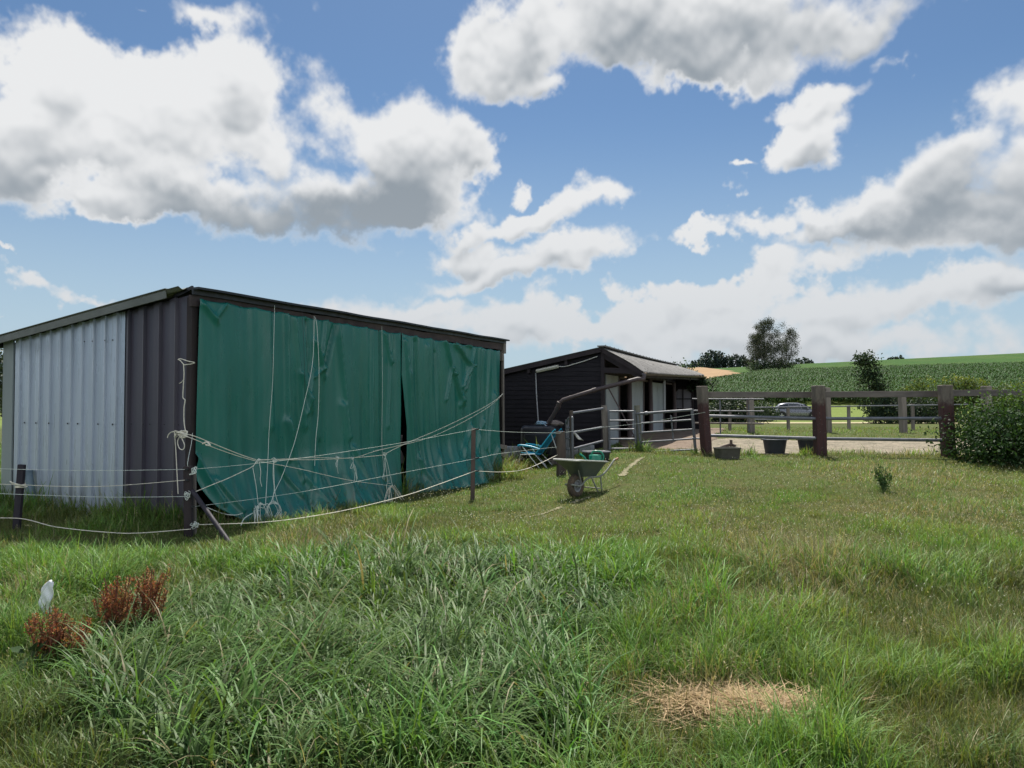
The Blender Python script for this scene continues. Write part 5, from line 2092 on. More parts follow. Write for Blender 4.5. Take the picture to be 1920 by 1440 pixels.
def tree(name, label, base, h, spread, base_col, leaf_len, per, group=None, depth=3, trunk_r=.16, m=None, bark=None, down=.2, puff=.4, yellow=.1, stems=1, cat='tree', squash=1.0, trunk_frac=.3, up=.15, wob=.12, ratio=.68):
    global rng
    random.seed(zlib.crc32(label.encode()))
    rng = np.random.default_rng(zlib.crc32(label.encode()))
    base = Vector(base)
    t = thing(name, label, cat, base, group)
    mb = MB()
    tips = []
    for s_ in range(stems):
        lean = Vector((random.gauss(0, .10), random.gauss(0, .10), 1)) if stems == 1 else Vector((random.gauss(0, .28), random.gauss(0, .2), 1))
        lean.normalize()
        b0 = base + Vector((random.gauss(0, .12), random.gauss(0, .12), -.1)) * (0 if stems == 1 else 1) - UPZ * .1
        pts = [b0]
        rs = [trunk_r]
        q = Vector(b0)
        nseg = 6
        for i in range(nseg):
            lean = (lean + Vector((random.gauss(0, .06), random.gauss(0, .06), .12))).normalized()
            q = q + lean * h * .86 / nseg
            pts.append(Vector(q))
            rs.append(trunk_r * (1 - .85 * (i + 1) / nseg))
        mb.tube(pts, rs, 9)
        for i in range(1, nseg + 1):
            hf = i / nseg
            if hf < trunk_frac:
                continue
            for k in range(4):
                a = random.uniform(0, 2 * PI)
                ln = spread * squash * (1.05 - .62 * hf) * random.uniform(.7, 1.1)
                branch(mb, pts[i].lerp(pts[i - 1], random.random()), (math.cos(a), math.sin(a), random.uniform(.15, .7)), ln * .62, trunk_r * .34 * (1.1 - hf * .7), depth - 2, tips, .6, up, 3, wob, ratio)
    mb.build('trunk', bark or m_bark, t, smooth=True)
    cs_ = np.array([tuple(a) for a, d in tips])
    n = int(per)
    idx = rng.integers(0, len(cs_), n)
    clump = rng.normal(size=(len(cs_), 1)) * .22
    c = cs_[idx] + rng.normal(size=(n, 3)) * puff * np.array([1, 1, .75]) + np.array([0, 0, -down * puff])
    cols = np.clip(np.array(base_col)[None] * (1 + clump[idx] + rng.normal(size=(n, 1)) * .22), .004, .6)
    y = rng.random((n, 1)) < yellow
    cols = np.where(y, cols * np.array([[1.6, 1.3, .9]]), cols)
    leaf_obj('crown', c, leaf_len * rng.uniform(.7, 1.3, n), leaf_len * .6 * rng.uniform(.7, 1.3, n), base_col, m or m_leaf, t, cols=cols, down=down)
    return t


def bush(name, label, base, rx, ry, h, n, leaf_len, base_col, m=None, group=None, lumps=14, yellow=.12, cat='bush', stems=14, yaw=0.0, top_light=0.0):
    """many-stemmed bush: stems, and leaves gathered on lumps of uneven height"""
    global rng
    random.seed(zlib.crc32(label.encode()))
    rng = np.random.default_rng(zlib.crc32(label.encode()))
    base = Vector(base)
    t = thing(name, label, cat, base, group)
    mb = MB()
    cy, sy = math.cos(yaw), math.sin(yaw)
    L = []
    for i in range(lumps):
        a = random.uniform(0, 2 * PI)
        r_ = math.sqrt(random.random())
        x_, y_ = math.cos(a) * r_ * rx * .85, math.sin(a) * r_ * ry * .85
        z_ = h * random.uniform(.35, .86) * (1 - .38 * r_ ** 3)
        L.append((x_ * cy - y_ * sy, x_ * sy + y_ * cy, z_, random.uniform(.22, .42) * min(rx, h, ry * 1.6)))
    for i in range(stems):
        x_, y_, z_, rr = random.choice(L)
        p0 = base + Vector((x_ * .4, y_ * .4, -.1))
        p2 = base + Vector((x_ + random.gauss(0, .1), y_ + random.gauss(0, .1), z_ + rr * .4))
        mb.tube(smooth_line([p0, p0.lerp(p2, .5) + Vector((random.gauss(0, .06), random.gauss(0, .06), .1)), p2], 4), .012 + .006 * h, 5)
    mb.build('stems', m_bark, t, smooth=True)
    LA = np.array(L)
    w_ = LA[:, 3] ** 2
    idx = rng.choice(len(L), n, p=w_ / w_.sum())
    dirs = unit(rng.normal(size=(n, 3)))
    rad = LA[idx, 3:4] * np.clip(rng.normal(.88, .22, (n, 1)), .1, 1.55)
    c = LA[idx, :3] + dirs * rad * np.array([1.15, 1.15, .85])
    # fill down to the ground
    low = rng.random(n) < .30
    c[low, 2] = rng.random(low.sum()) * h * .5
    c[:, 2] = np.maximum(c[:, 2], .02) + 0
    c = c + np.array(base)
    c[:, 2] = np.maximum(c[:, 2], gh(c[:, 0], c[:, 1]) + .02)
    clump = rng.normal(size=(len(L), 1)) * .20
    cols = np.clip(np.array(base_col)[None] * (1 + clump[idx] + rng.normal(size=(n, 1)) * .22), .004, .6)
    yy = rng.random((n, 1)) < yellow
    cols = np.where(yy, cols * np.array([[1.7, 1.4, .9]]), cols)
    if top_light:      # sunlit tops painted into the leaf colour, brighter and yellower upwards
        k = (S((c[:, 2:3] - base.z - h * .62) / (h * .3)) * top_light * rng.random((n, 1)))
        cols = cols * (1 + k * np.array([[1.9, 1.25, .2]]))
    nrm = dirs + rng.normal(size=(n, 3)) * .5 + np.array([0, 0, .7])
    leaf_obj('foliage', c, leaf_len * rng.uniform(.65, 1.35, n), leaf_len * .50 * rng.uniform(.7, 1.3, n), base_col, m or m_leaf, t, cols=cols, nrm=nrm, down=.5)
    return t


# ---- the big shrub at the right
eb = GP(1880, 15.0)
bush('leafy_shrub', 'big dark green leafy shrub swallowing the end of the arena fence', (eb.x + .88, 15.2, eb.z), 1.72, 1.0, 1.50, 24000, .082, (.027, .060, .020), lumps=52, yellow=.06, cat='shrub', stems=30, top_light=.8)
# ---- thistle and small weeds on the meadow
wd0 = GP(1655, 12.3)
wt_ = thing('weed_plant', 'small upright dark green weed alone on the short meadow', 'weed', wd0)
mb = MB()
wc_ = []
for i in range(15):
    a, r_ = random.uniform(0, 2 * PI), random.uniform(.02, .17)
    top = wd0 + Vector((math.cos(a) * r_, math.sin(a) * r_, random.uniform(.20, .44) - .4 * r_))
    line = smooth_line([wd0 + Vector((math.cos(a) * .02, math.sin(a) * .02, -.02)), wd0.lerp(top, .5) + Vector((random.gauss(0, .015), random.gauss(0, .015), .03)), top], 5)
    mb.tube(line, .004, 5)
    for k in range(26):
        q = line[random.randint(2, len(line) - 1)]
        wc_.append((q.x + random.gauss(0, .026), q.y + random.gauss(0, .026), q.z + random.gauss(0, .018)))
mb.build('stems', mat('weed_stem', (.06, .10, .03), .8), wt_, smooth=True)
leaf_obj('foliage', np.array(wc_), .055 * rng.uniform(.6, 1.3, len(wc_)), .020, (.040, .085, .030), m_leaf, wt_, down=-.4)
# ---- creeper at the far end of the stable
cpv = Vector((kp(SL - .3, -.9, 0).x, kp(SL - .3, -.9, 0).y, 0))
bush('climbing_plant', 'dark creeper hanging from the far eave over the small window', (cpv.x + .25, cpv.y, 2.12), .5, .4, .62, 900, .10, (.020, .040, .020), lumps=14, cat='creeper', stems=8)
bt = GP(1290, 31.0)
tree('young_tree', 'leafy young tree rising behind the far end of the stable roof', bt, 3.25, .95, (.035, .065, .028), .12, 1500, depth=3, trunk_r=.05, puff=.22)
# ---- hedges beyond the arena
hg = 'hedges beyond the arena'
bush('hedge', 'long dark hedge behind the tube hurdle and left of the car', GP(1384, 47), 2.45, 1.0, 1.75, 7000, .16, (.022, .040, .020), m_leafd, hg, lumps=44, yellow=.04, cat='hedge', stems=30)
bush('hedge', 'dark hedge below the lone small tree', GP(1700, 46), 2.75, 1.0, 1.75, 6500, .16, (.024, .044, .022), m_leafd, hg, lumps=40, yellow=.05, cat='hedge', stems=30)
bg_ = 'bramble bushes before the maize'
for (px, d, rx, h, lb, tl) in ((1740, 52, 2.3, 3.3, 'pale green bramble bush just right of the lone small tree', .5), (1815, 50, 2.0, 3.5, 'yellowish bramble bush above the post at the big shrub', 1.0), (1905, 49, 2.4, 3.4, 'olive bramble bush at the edge behind the big shrub', .7), (2010, 50, 2.6, 3.2, 'bramble bush past the edge of the big shrub', .6)):
    bush('bramble_bush', lb, GP(px, d), rx, 1.1, h, 3800, .19, (.058, .092, .030), m_leaf, bg_, lumps=24, yellow=.15, cat='bush', stems=16, top_light=tl)
bush('bush', 'rounded bush hiding the tail of the silver car', GP(1428, 56), 1.1, .9, 1.8, 2400, .16, (.030, .055, .024), m_leafd, lumps=18, cat='bush', stems=12)
# ---- lone small tree over the hedge
tree('young_tree', 'lone small dark tree standing above the hedge in front of the maize', GP(1642, 47), 5.3, 1.3, (.026, .048, .024), .17, 2600, depth=3, trunk_r=.075, puff=.26, trunk_frac=.30, up=.35)
# ---- birches on the slope
bgx = 'birches on the slope'
for i, (px, d, h, sp_w, per, lb) in enumerate(((1416, 196, 11.8, 5.4, 8500, 'leftmost drooping birch, beside the ripe wheat'), (1441, 192, 15.0, 7.4, 15000, 'tallest birch with the densest crown'), (1468, 195, 14.0, 5.6, 5600, 'thin half bare birch on the right of the clump'))):
    tree('birch_tree', lb, GP(px, d), h, sp_w, (.038, .050, .032), .24, per, bgx, depth=4, trunk_r=.16, m=m_leafd, bark=m_birch, puff=.42, down=1.6, trunk_frac=.10, up=.9, wob=.22, stems=2)
bush('bush', 'low scrub round the feet of the birches', GP(1442, 190), 7.5, 2.5, 4.2, 3200, .5, (.036, .060, .030), m_leafd, lumps=34, cat='bush', stems=20)
# ---- woods and copses on the skyline
def wood(name, label, spec, d, leaf, n, colr, kind='stuff'):
    C_ = []
    for (px, yt, wpx) in spec:
        b0 = GP(px, d + random.uniform(-8, 8))
        zt = P(px, yt, b0.y).z
        h = zt - b0.z
        rx = wpx / FPX * d / 2
        m_ = int(n * rx * h)
        q = unit(rng.normal(size=(m_, 3))) * np.clip(rng.normal(.9, .16, (m_, 1)), 0, 1.2)
        c = np.array(b0)[None] + q * np.array([rx, rx, h * .5]) + np.array([0, 0, h * .5])
        C_.append(c)
    c = np.concatenate(C_)
    clump = fbm(c[:, 0] * .5, c[:, 2] * .5 + c[:, 1] * .3, 77)[:, None]
    cols = np.array(colr)[None] * (.55 + .9 * clump + .2 * rng.normal(size=(len(c), 1)))
    o = leaf_obj(name, c, leaf, leaf * .7, colr, m_leafd, cols=np.clip(cols, .005, .5), loc=tuple(c.mean(0)), down=.3)
    return tag(o, label, 'wood', kind=kind)


wood('woods', 'dark wood on the skyline behind the ripe wheat', [(1306, 676, 26), (1322, 664, 26), (1336, 659, 30), (1350, 661, 26), (1364, 667, 20), (1378, 665, 22), (1392, 668, 22), (1404, 676, 20), (1290, 684, 24)], 285, 1.0, 26, (.028, .045, .040))
wood('woods', 'small dark copse low on the skyline right of the birches', [(1498, 674, 16), (1509, 672, 18), (1520, 676, 14), (1486, 680, 14)], 300, 1.0, 20, (.026, .042, .030))
wood('woods', 'tiny copse on the skyline beside the lone tree', [(1676, 668, 14), (1688, 667, 14), (1668, 671, 12)], 300, 1.0, 20, (.026, .042, .026))
for i, (px, d, h, lb) in enumerate(((-22, 78, 9.0, 'tall dark tree at the edge beyond the pale wall'), (6, 92, 5.2, 'rounded lower tree at the edge beyond the pale wall'))):
    tree('field_tree', lb, GP(px, d), h, 4.0, (.030, .045, .028), .45, 2600, 'trees beyond the shed', depth=3, trunk_r=.2, puff=.6, m=m_leafd, trunk_frac=.15)

# ---- maize: every plant a stalk with arching leaves
def maize(n_try, d0, d1, x0, x1, big, seed):
    r = np.random.default_rng(seed)
    y = d0 + (d1 - d0) * np.sqrt(r.random(n_try))
    lo, hi = 0.20, 0.80
    x = y * (lo + (hi - lo) * r.random(n_try))
    y = np.round(y / .8) * .8 + r.normal(0, .08, n_try)
    ok = (y > 101 - (x - 40) * .10) & ~((x < 64 - (248 - y) * .03) & (y > 146 + (x - 40) * 1.67))
    x, y = x[ok], y[ok]
    n = len(x)
    z = gh(x, y)
    hgt = r.uniform(1.7, 2.25, n) * big
    LV = []
    FV = []
    CV = []
    off = 0
    for k in range(7):
        a = r.uniform(0, 2 * PI, n)
        dx, dy = np.cos(a), np.sin(a)
        hb = hgt * (.18 + .105 * k)
        ln = r.uniform(.55, .85, n) * big
        wd = .055 * big * 1.7
        base = np.stack([x, y, z + hb], -1)
        out = np.stack([dx, dy, 0 * dx], -1)
        side = np.stack([-dy, dx, 0 * dx], -1)
        up = np.array([0, 0, 1.0])
        p0 = base
        p1 = base + out * (ln * .42)[:, None] + up * (ln * .42)[:, None]
        p2 = base + out * (ln * .95)[:, None] + up * (ln * .20)[:, None]
        v = np.stack([p0 - side * wd * .4, p0 + side * wd * .4, p1 - side * wd, p1 + side * wd, p2], 1)
        i = (np.arange(n) * 5)[:, None] + off
        FV.append((i + np.array([[0, 1, 3, 2]]), i + np.array([[2, 3, 4]])))
        LV.append(v.reshape(-1, 3))
        cc = np.array([[.030, .074, .020]]) * (1 + .30 * r.normal(size=(n, 1)))
        CV.append(np.repeat(np.clip(cc, .01, .4), 5, 0))
        off += n * 5
    # stalk with tassel
    st_ = np.stack([np.stack([x - .02, y, z], -1), np.stack([x + .02, y, z], -1), np.stack([x + .012, y, z + hgt], -1), np.stack([x - .012, y, z + hgt], -1)], 1)
    i = (np.arange(n) * 4)[:, None] + off
    LV.append(st_.reshape(-1, 3))
    CV.append(np.repeat(np.full((n, 3), .0) + np.array([[.08, .11, .04]]), 4, 0))
    quads = np.concatenate([f[0] for f in FV] + [i + np.array([[0, 1, 2, 3]])])
    tris = np.concatenate([f[1] for f in FV])
    return np.concatenate(LV), quads, tris, np.concatenate(CV)


v, q, t, cc = maize(15000, 92, 128, 0, 0, 1.0, 3)
v2, q2, t2, cc2 = maize(14000, 128, 182, 0, 0, 1.12, 4)
q2, t2 = q2 + len(v), t2 + len(v)
tag(np_mesh('maize_field', np.concatenate([v, v2]), [np.concatenate([q, q2]), np.concatenate([t, t2])], m_maize, np.concatenate([cc, cc2])), 'standing maize on the slope beyond the car', 'maize', kind='stuff')

# ================================================================== RED DOCK PLANTS, SCRAP, STRAW
def dock(label, px, d, h, wid, nst, seed):
    r = np.random.default_rng(seed)
    b0 = GP(px, d)
    t = thing('dock_plant', label, 'weed', b0, 'red dock plants gone to seed')
    mb = MB()
    C_, CC = [], []
    for i in range(nst):
        a = r.uniform(0, 2 * PI)
        rr = wid * .5 * math.sqrt(r.random())
        hh = h * r.uniform(.62, 1.0)
        p0 = b0 + Vector((math.cos(a) * rr * .3, math.sin(a) * rr * .3, -.02))
        p2 = b0 + Vector((math.cos(a) * rr, math.sin(a) * rr * .7, hh))
        pm = p0.lerp(p2, .5) + Vector((r.normal(0, .015), r.normal(0, .015), .03))
        line = smooth_line([p0, pm, p2], 5)
        mb.tube(line, .0035, 5)
        tone_ = r.choice(3, p=[.5, .3, .2])
        kinds = (np.array([.30, .105, .050]), np.array([.36, .20, .095]), np.array([.19, .070, .040]))
        axes = [(line, .35, int(56 * hh / .5), .010)]
        for b_ in range(r.integers(4, 8)):           # side shoots in the upper half
            q = line[int((.35 + .5 * r.random()) * (len(line) - 1))]
            aa = r.uniform(0, 2 * PI)
            ln_ = hh * r.uniform(.14, .30)
            tip = q + Vector((math.cos(aa) * ln_ * .38, math.sin(aa) * ln_ * .38, ln_ * .9))
            sl_ = smooth_line([q, q.lerp(tip, .5) + Vector((math.cos(aa) * .012, math.sin(aa) * .012, 0)), tip], 4)
            mb.tube(sl_, .0018, 4)
            axes.append((sl_, .1, int(32 * ln_ / .12), .007))
        for ax_, lo_, cnt, sp in axes:
            for kk in lo_ + (1 - lo_) * r.random(cnt):
                q = ax_[min(len(ax_) - 1, int(kk * (len(ax_) - 1)))]
                C_.append((q.x + r.normal(0, sp), q.y + r.normal(0, sp), q.z + r.normal(0, .012)))
                base = kinds[tone_ if r.random() < .7 else r.integers(0, 3)]
                if r.random() < .12:
                    base = np.array([.13, .15, .05])
                CC.append(base * r.uniform(.65, 1.35))
    s_ = mb.build('stems', mat('dock_stem', (.16, .06, .04), .8), t, smooth=True)
    leaf_obj('seed_crown', np.array(C_), .013, .011, None, m_dry, t, cols=np.array(CC))
    n = 40
    c = np.array(b0)[None] + r.normal(size=(n, 3)) * np.array([wid * .35, wid * .3, .05]) + np.array([0, 0, .10])
    leaf_obj('leaves', c, .17 * r.uniform(.6, 1.2, n), .055, (.05, .085, .035), m_leaf, t, yellow=.2)


dock('biggest rust red dock plant, left half of the large clump', 228, 5.05, .50, .32, 20, 1)
dock('rust red dock plant with twin tall spikes on the right of the large clump', 288, 5.1, .53, .28, 15, 2)
dock('short dark red dock plant below the white scrap', 97, 4.6, .42, .24, 11, 3)
dock('sparse low red dock plant between the other docks', 152, 4.65, .34, .24, 9, 4)
# pale sheet scrap
q0 = P(84, 1136, 5.4)
mb = MB()


def scrap(a, b_):
    w_ = (.046 * (1 - .1 * b_) if b_ < .55 else .0437 * math.sqrt(max(0, 1 - ((b_ - .55) / .45) ** 1.6)) + .001)
    x_ = (a - .5) * 2 * w_
    return q0 + Vector((x_ + .045 * b_ ** 2, -.02 * math.cos(x_ * 20) + .010 * math.sin(b_ * 14 + a * 7) + .012 * abs(math.sin(a * 5 + b_ * 4)), -.05 + b_ * .235))


mb.grid(12, 16, scrap)
tag(mb.build('plastic_scrap', mat('white_plastic', (.80, .82, .84), .4, vary=.1), None, smooth=True, thick=.004, loc=q0), 'pointed white plastic scrap sticking up from the long grass', 'scrap')
# ================================================================== GRASS
def blades(x, y, L, Wd, az_, th0, th1, k, cols, zoff=0.0):
    n = len(x)
    z = gh(x, y) + zoff
    t = np.linspace(0, 1, k + 1)
    ang = th0[:, None] + (th1 - th0)[:, None] * t[None] ** 1.25
    sa, ca = np.sin(ang), np.cos(ang)
    step = (L / k)[:, None]
    fo = np.concatenate([np.zeros((n, 1)), np.cumsum((sa[:, :-1] + sa[:, 1:]) / 2 * step, 1)], 1)
    up = np.concatenate([np.zeros((n, 1)), np.cumsum((ca[:, :-1] + ca[:, 1:]) / 2 * step, 1)], 1)
    dx, dy = np.cos(az_)[:, None], np.sin(az_)[:, None]
    cx_, cy_, cz_ = x[:, None] + dx * fo, y[:, None] + dy * fo, z[:, None] + np.maximum(up, .004)
    prof = np.array([.75, 1.0, .92, .7, .4, .2])[:k] if k <= 6 else np.ones(k)
    if k == 2:
        prof = np.array([.8, 1.0])
    hw_ = (Wd / 2)[:, None] * prof[None]
    sx_, sy_ = -dy, dx
    v = np.empty((n, 2 * k + 1, 3), np.float32)
    for i in range(k):
        v[:, 2 * i, 0] = (cx_[:, i] - sx_[:, 0] * hw_[:, i])
        v[:, 2 * i, 1] = (cy_[:, i] - sy_[:, 0] * hw_[:, i])
        v[:, 2 * i, 2] = cz_[:, i]
        v[:, 2 * i + 1, 0] = (cx_[:, i] + sx_[:, 0] * hw_[:, i])
        v[:, 2 * i + 1, 1] = (cy_[:, i] + sy_[:, 0] * hw_[:, i])
        v[:, 2 * i + 1, 2] = cz_[:, i]
    v[:, 2 * k, 0], v[:, 2 * k, 1], v[:, 2 * k, 2] = cx_[:, k], cy_[:, k], cz_[:, k]
    m = 2 * k + 1
    i0 = (np.arange(n) * m)[:, None]
    quads = np.concatenate([i0 + np.array([[2 * i, 2 * i + 1, 2 * i + 3, 2 * i + 2]]) for i in range(k - 1)]) if k > 1 else np.zeros((0, 4), int)
    tris = i0 + np.array([[2 * k - 2, 2 * k - 1, 2 * k]])
    return v.reshape(-1, 3), quads, tris, np.repeat(cols, m, 0)


def grass_obj(name, label, parts, m, smooth=True):
    off = 0
    V_, Q_, T_, C_ = [], [], [], []
    for v, q, t, c in parts:
        V_.append(v)
        Q_.append(q + off)
        T_.append(t + off)
        C_.append(c)
        off += len(v)
    o = np_mesh(name, np.concatenate(V_), [np.concatenate(Q_), np.concatenate(T_)], m, np.clip(np.concatenate(C_), .004, .9), smooth=smooth)
    return tag(o, label, name.replace('_', ' '), kind='stuff')


gr_ = np.random.default_rng(2024)


def scatter_d(n, d0, d1, px0=-420, px1=2560):
    """points spread evenly over the ground between two distances"""
    d = np.sqrt(d0 ** 2 + (d1 ** 2 - d0 ** 2) * gr_.random(n))
    px = px0 + (px1 - px0) * gr_.random(n)
    return (px - CX) / FPX * d, d


def to_px(x, y, h=0.0):
    z = gh(x, y) + h - EYE
    yc = y * cp + z * sp
    zc = -y * sp + z * cp
    return CX + FPX * x / yc, CY - FPX * zc / yc


def ell(px, py, cx_, cy_, rx, ry, t=0.0):
    c_, s_ = math.cos(math.radians(t)), math.sin(math.radians(t))
    dx, dy = px - cx_, py - cy_
    return np.clip(1.25 - np.hypot((dx * c_ + dy * s_) / rx, (-dx * s_ + dy * c_) / ry), 0, 1)


# patches of the pasture, given by where they lie on the ground as seen from the gate
LUSH = [(640, 1290, 420, 200, 1.2), (860, 1130, 330, 100, 1.0), (420, 1380, 330, 120, 1.0), (980, 1200, 160, 100, .9), (1000, 1420, 160, 120, .8), (300, 1240, 200, 100, .5)]
DRY = [(560, 1030, 95, 50, 1.0), (690, 1015, 130, 35, .6), (1450, 1040, 170, 60, .8), (1560, 1085, 190, 45, .8), (1290, 975, 150, 35, .6), (1680, 960, 130, 30, .7), (1850, 960, 120, 50, .7), (1350, 1310, 120, 40, 1.2), (1290, 1190, 130, 60, .5),
       (1440, 1190, 150, 60, .45), (1620, 880, 130, 28, .9), (1760, 900, 130, 30, .7), (1090, 1330, 70, 40, .7), (1180, 1290, 80, 30, .6), (40, 1140, 80, 40, .8), (120, 1260, 120, 40, .5), (330, 1120, 50, 40, .5), (60, 1020, 60, 20, .3), (1010, 960, 120, 25, .45), (1120, 930, 100, 15, .3)]
BARE = [(230, 1205, 100, 45, .5), (115, 1255, 100, 40, .5), (1420, 1326, 130, 36, 1.5), (1410, 1378, 170, 34, .75), (1650, 1250, 300, 160, .35), (1260, 1300, 60, 18, .6), (1090, 1335, 50, 18, .6), (200, 1030, 260, 34, .75), (60, 1010, 120, 25, .5), (520, 1000, 170, 26, .7), (740, 955, 150, 22, .7), (430, 1010, 80, 20, .5)]
GREENER = [(1250, 1080, 160, 60, .8), (1400, 930, 120, 20, .6), (1500, 1130, 180, 40, .5), (1200, 1180, 180, 60, .5), (1560, 1350, 160, 80, .6), (880, 980, 160, 40, .4)]


def field(lst, px, py):
    f = 0
    for cx_, cy_, rx, ry, w_ in lst:
        f = f + w_ * ell(px, py, cx_, cy_, rx, ry)
    return np.clip(f, 0, 1.4)


def in_box(x, y, o, u, v, a0, a1, b0, b1):
    dx, dy = x - o.x, y - o.y
    a = dx * u.x + dy * u.y
    b = dx * v.x + dy * v.y
    return (a > a0) & (a < a1) & (b > b0) & (b < b1)


def allowed(x, y):
    ok = ~in_box(x, y, A, U, V, -.0, LEN + .05, -.02, DEP)
    ok &= ~in_box(x, y, K, R_, L_, -.03, SL, -.02, LT)
    ok &= ~(in_sand(x, y) | in_dirt(x, y)) | (gr_.random(len(x)) < .008)
    ok &= ~in_trod(x, y) | (gr_.random(len(x)) < .05)
    dw = np.hypot(x - wb0.x, y - wb0.y)
    return ok


FRESH = np.array([.112, .182, .046])
LUSHC = np.array([.078, .140, .037])
OLIVE = np.array([.158, .195, .062])
STRAW = np.array([.36, .32, .19])
HAY = np.array([.25, .22, .12])


def make(n, d0, d1, k, clump, wide=1.0, hmul=1.0):
    x, y = scatter_d(n, d0, d1)
    # tufts: draw the points together
    nc = max(1, n // clump)
    cx_, cy_ = scatter_d(nc, d0, d1)
    ci = gr_.integers(0, nc, n)
    tuft_ = gr_.random(n) < .62
    sp = gr_.normal(0, .045, (n, 2)) * np.minimum(1.6, .6 + d0 * .08)
    x = np.where(tuft_, cx_[ci] + sp[:, 0], x)
    y = np.where(tuft_, cy_[ci] + sp[:, 1], y)
    ok = allowed(x, y) & (y > d0 * .9)
    x, y, ci, tuft_ = x[ok], y[ok], ci[ok], tuft_[ok]
    px, py = to_px(x, y)
    thin = gr_.random(len(x)) > .93 * np.clip(field(LUSH, px, py), 0, 1)      # sparser under the rank grass
    x, y, ci, tuft_, px, py = x[thin], y[thin], ci[thin], tuft_[thin], px[thin], py[thin]
    n = len(x)
    lush, dry, gre = field(LUSH, px, py), field(DRY, px, py), field(GREENER, px, py)
    n1, n2 = fbm(x * .9, y * .9, 101), fbm(x * 2.6, y * 2.6, 102)
    n3, n4 = fbm(x * 1.35, y * 1.1, 141), fbm(x * 3.4, y * 3.0, 142)
    patch = S((n3 - .36) * 3.6)          # tussocky green here, thin and parched there
    tall = np.clip(.135 + .13 * (n1 - .4) + .07 * (n2 - .4) + .10 * lush + .07 * dry * (py > 980), .04, .40)
    # the cropped meadow: short in the middle and to the right, longer near the viewer
    short = S((y - 6.6) / 4.0) * S((px - 560) / 420)
    short = np.maximum(short, S((y - 12) / 2) * S((px - 450) / 100))
    tall = tall * (1 - short) + (.030 + .050 * n2 + .07 * dry * n1 + .035 * gre) * short
    # rough growth along the foot of the walls and posts
    sd = (x - A.x) * NS.x + (y - A.y) * NS.y
    fdist = (x - A.x) * NF.x + (y - A.y) * NF.y
    aside = (x - A.x) * V.x + (y - A.y) * V.y
    along = (x - A.x) * U.x + (y - A.y) * U.y
    near_side = np.exp(-(np.maximum(sd, 0) / .5) ** 2) * (aside > -.3) * (aside < 6)
    near_front = np.exp(-((fdist - .35) / .28) ** 2) * (along > -.3) * (along < LEN + 1) * (fdist > 0)
    tall = np.maximum(tall, (.36 + .25 * (n2 - .4)) * near_side)
    tall = np.maximum(tall, (.085 + .12 * (n2 - .4)) * near_front)
    fence = np.exp(-((y - near_edge(x) + .35) / .35) ** 2) * (x > 3.2)
    tall = np.maximum(tall, (.15 + .18 * (n2 - .4)) * fence * (1 - .7 * (px > 1420) * (px < 1500)))
    for (bx, by, br, bh) in ((GP(1318, 17.2).x, 17.1, .35, .26), (GP(955, 16.6).x, 17.0, .45, .34), (1.7, 18.7, .4, .2), (GP(1199, 18.1).x, 18.0, .3, .3)):
        tall = np.maximum(tall, bh * np.exp(-((x - bx) ** 2 + (y - by) ** 2) / br ** 2))
    tall = tall * (.62 + .75 * patch * (.5 + n4)) + .10 * S((n4 - .55) * 8) * S((8.5 - y) / 2)
    L = tall * gr_.lognormal(0, .28, n) * np.where(tuft_, gr_.normal(1.05, .10, nc)[ci], .92) * hmul
    L = np.minimum(L, np.maximum(.12, tall * 1.75))
    L = L * (1 - .75 * np.clip(field(BARE, px, py), 0, 1))
    lw = np.clip(lush, 0, 1)
    Wd = (.0042 + .0105 * lw * gr_.random(n) ** .6 + .0012 * gr_.random(n)) * wide * np.clip(L / .2, .65, 1.25)
    # lie of the grass: a slow wind-swept drift with strays
    drift = 2 * PI * fbm(x * .45, y * .45, 103) * 1.6 + 3.6
    az_ = drift + gr_.normal(0, 1.9, n)
    th0 = np.abs(gr_.normal(.12, .16, n)) + .10 * short
    th1 = th0 + np.clip(gr_.normal(1.6, .65, n), .1, 2.9) * (.55 + .45 * np.clip(L / .25, 0, 1.2)) * (.75 + .55 * lw)
    c = FRESH[None] * (1 - lw[:, None]) + LUSHC[None] * lw[:, None]
    ol = np.clip((n1 - .42) * 2.2, 0, 1) * (1 - lw) + .25 * short
    ol = np.clip(ol - .5 * gre, 0, 1)[:, None]
    c = c * (1 - ol) + OLIVE[None] * ol
    c = c * (.74 + .42 * patch + .30 * (n4 - .5))[:, None] * np.where((patch > .5)[:, None], np.array([[.90, 1.03, .9]]), np.array([[1.12, 1.0, 1.1]]))
    c = c * (1 + .20 * gr_.normal(size=(n, 1))) * (1 + .10 * gr_.normal(size=(n, 3)))
    pd = np.clip(.05 + .62 * dry ** 1.1 + .10 * short + .25 * S((px - 850) / 300) * S((.46 - n3) * 8) * (.4 + n2) + .18 * fence + .45 * near_front - .04 * lw, 0, .85)
    isdry = gr_.random(n) < pd
    dc = np.where(gr_.random((n, 1)) < .5, STRAW[None], HAY[None]) * gr_.uniform(.6, 1.15, (n, 1))
    c = np.where(isdry[:, None], dc, c)
    Wd = np.where(isdry, np.minimum(Wd, .0038 * wide), Wd)
    th0 = np.where(isdry, np.abs(gr_.normal(.75, .45, n)), th0)
    th1 = np.where(isdry, th0 + gr_.normal(.6, .6, n), th1)
    az_ = np.where(isdry, gr_.uniform(0, 2 * PI, n), az_)
    return blades(x, y, L, Wd, az_, th0, th1, k, np.clip(c, .006, .6))


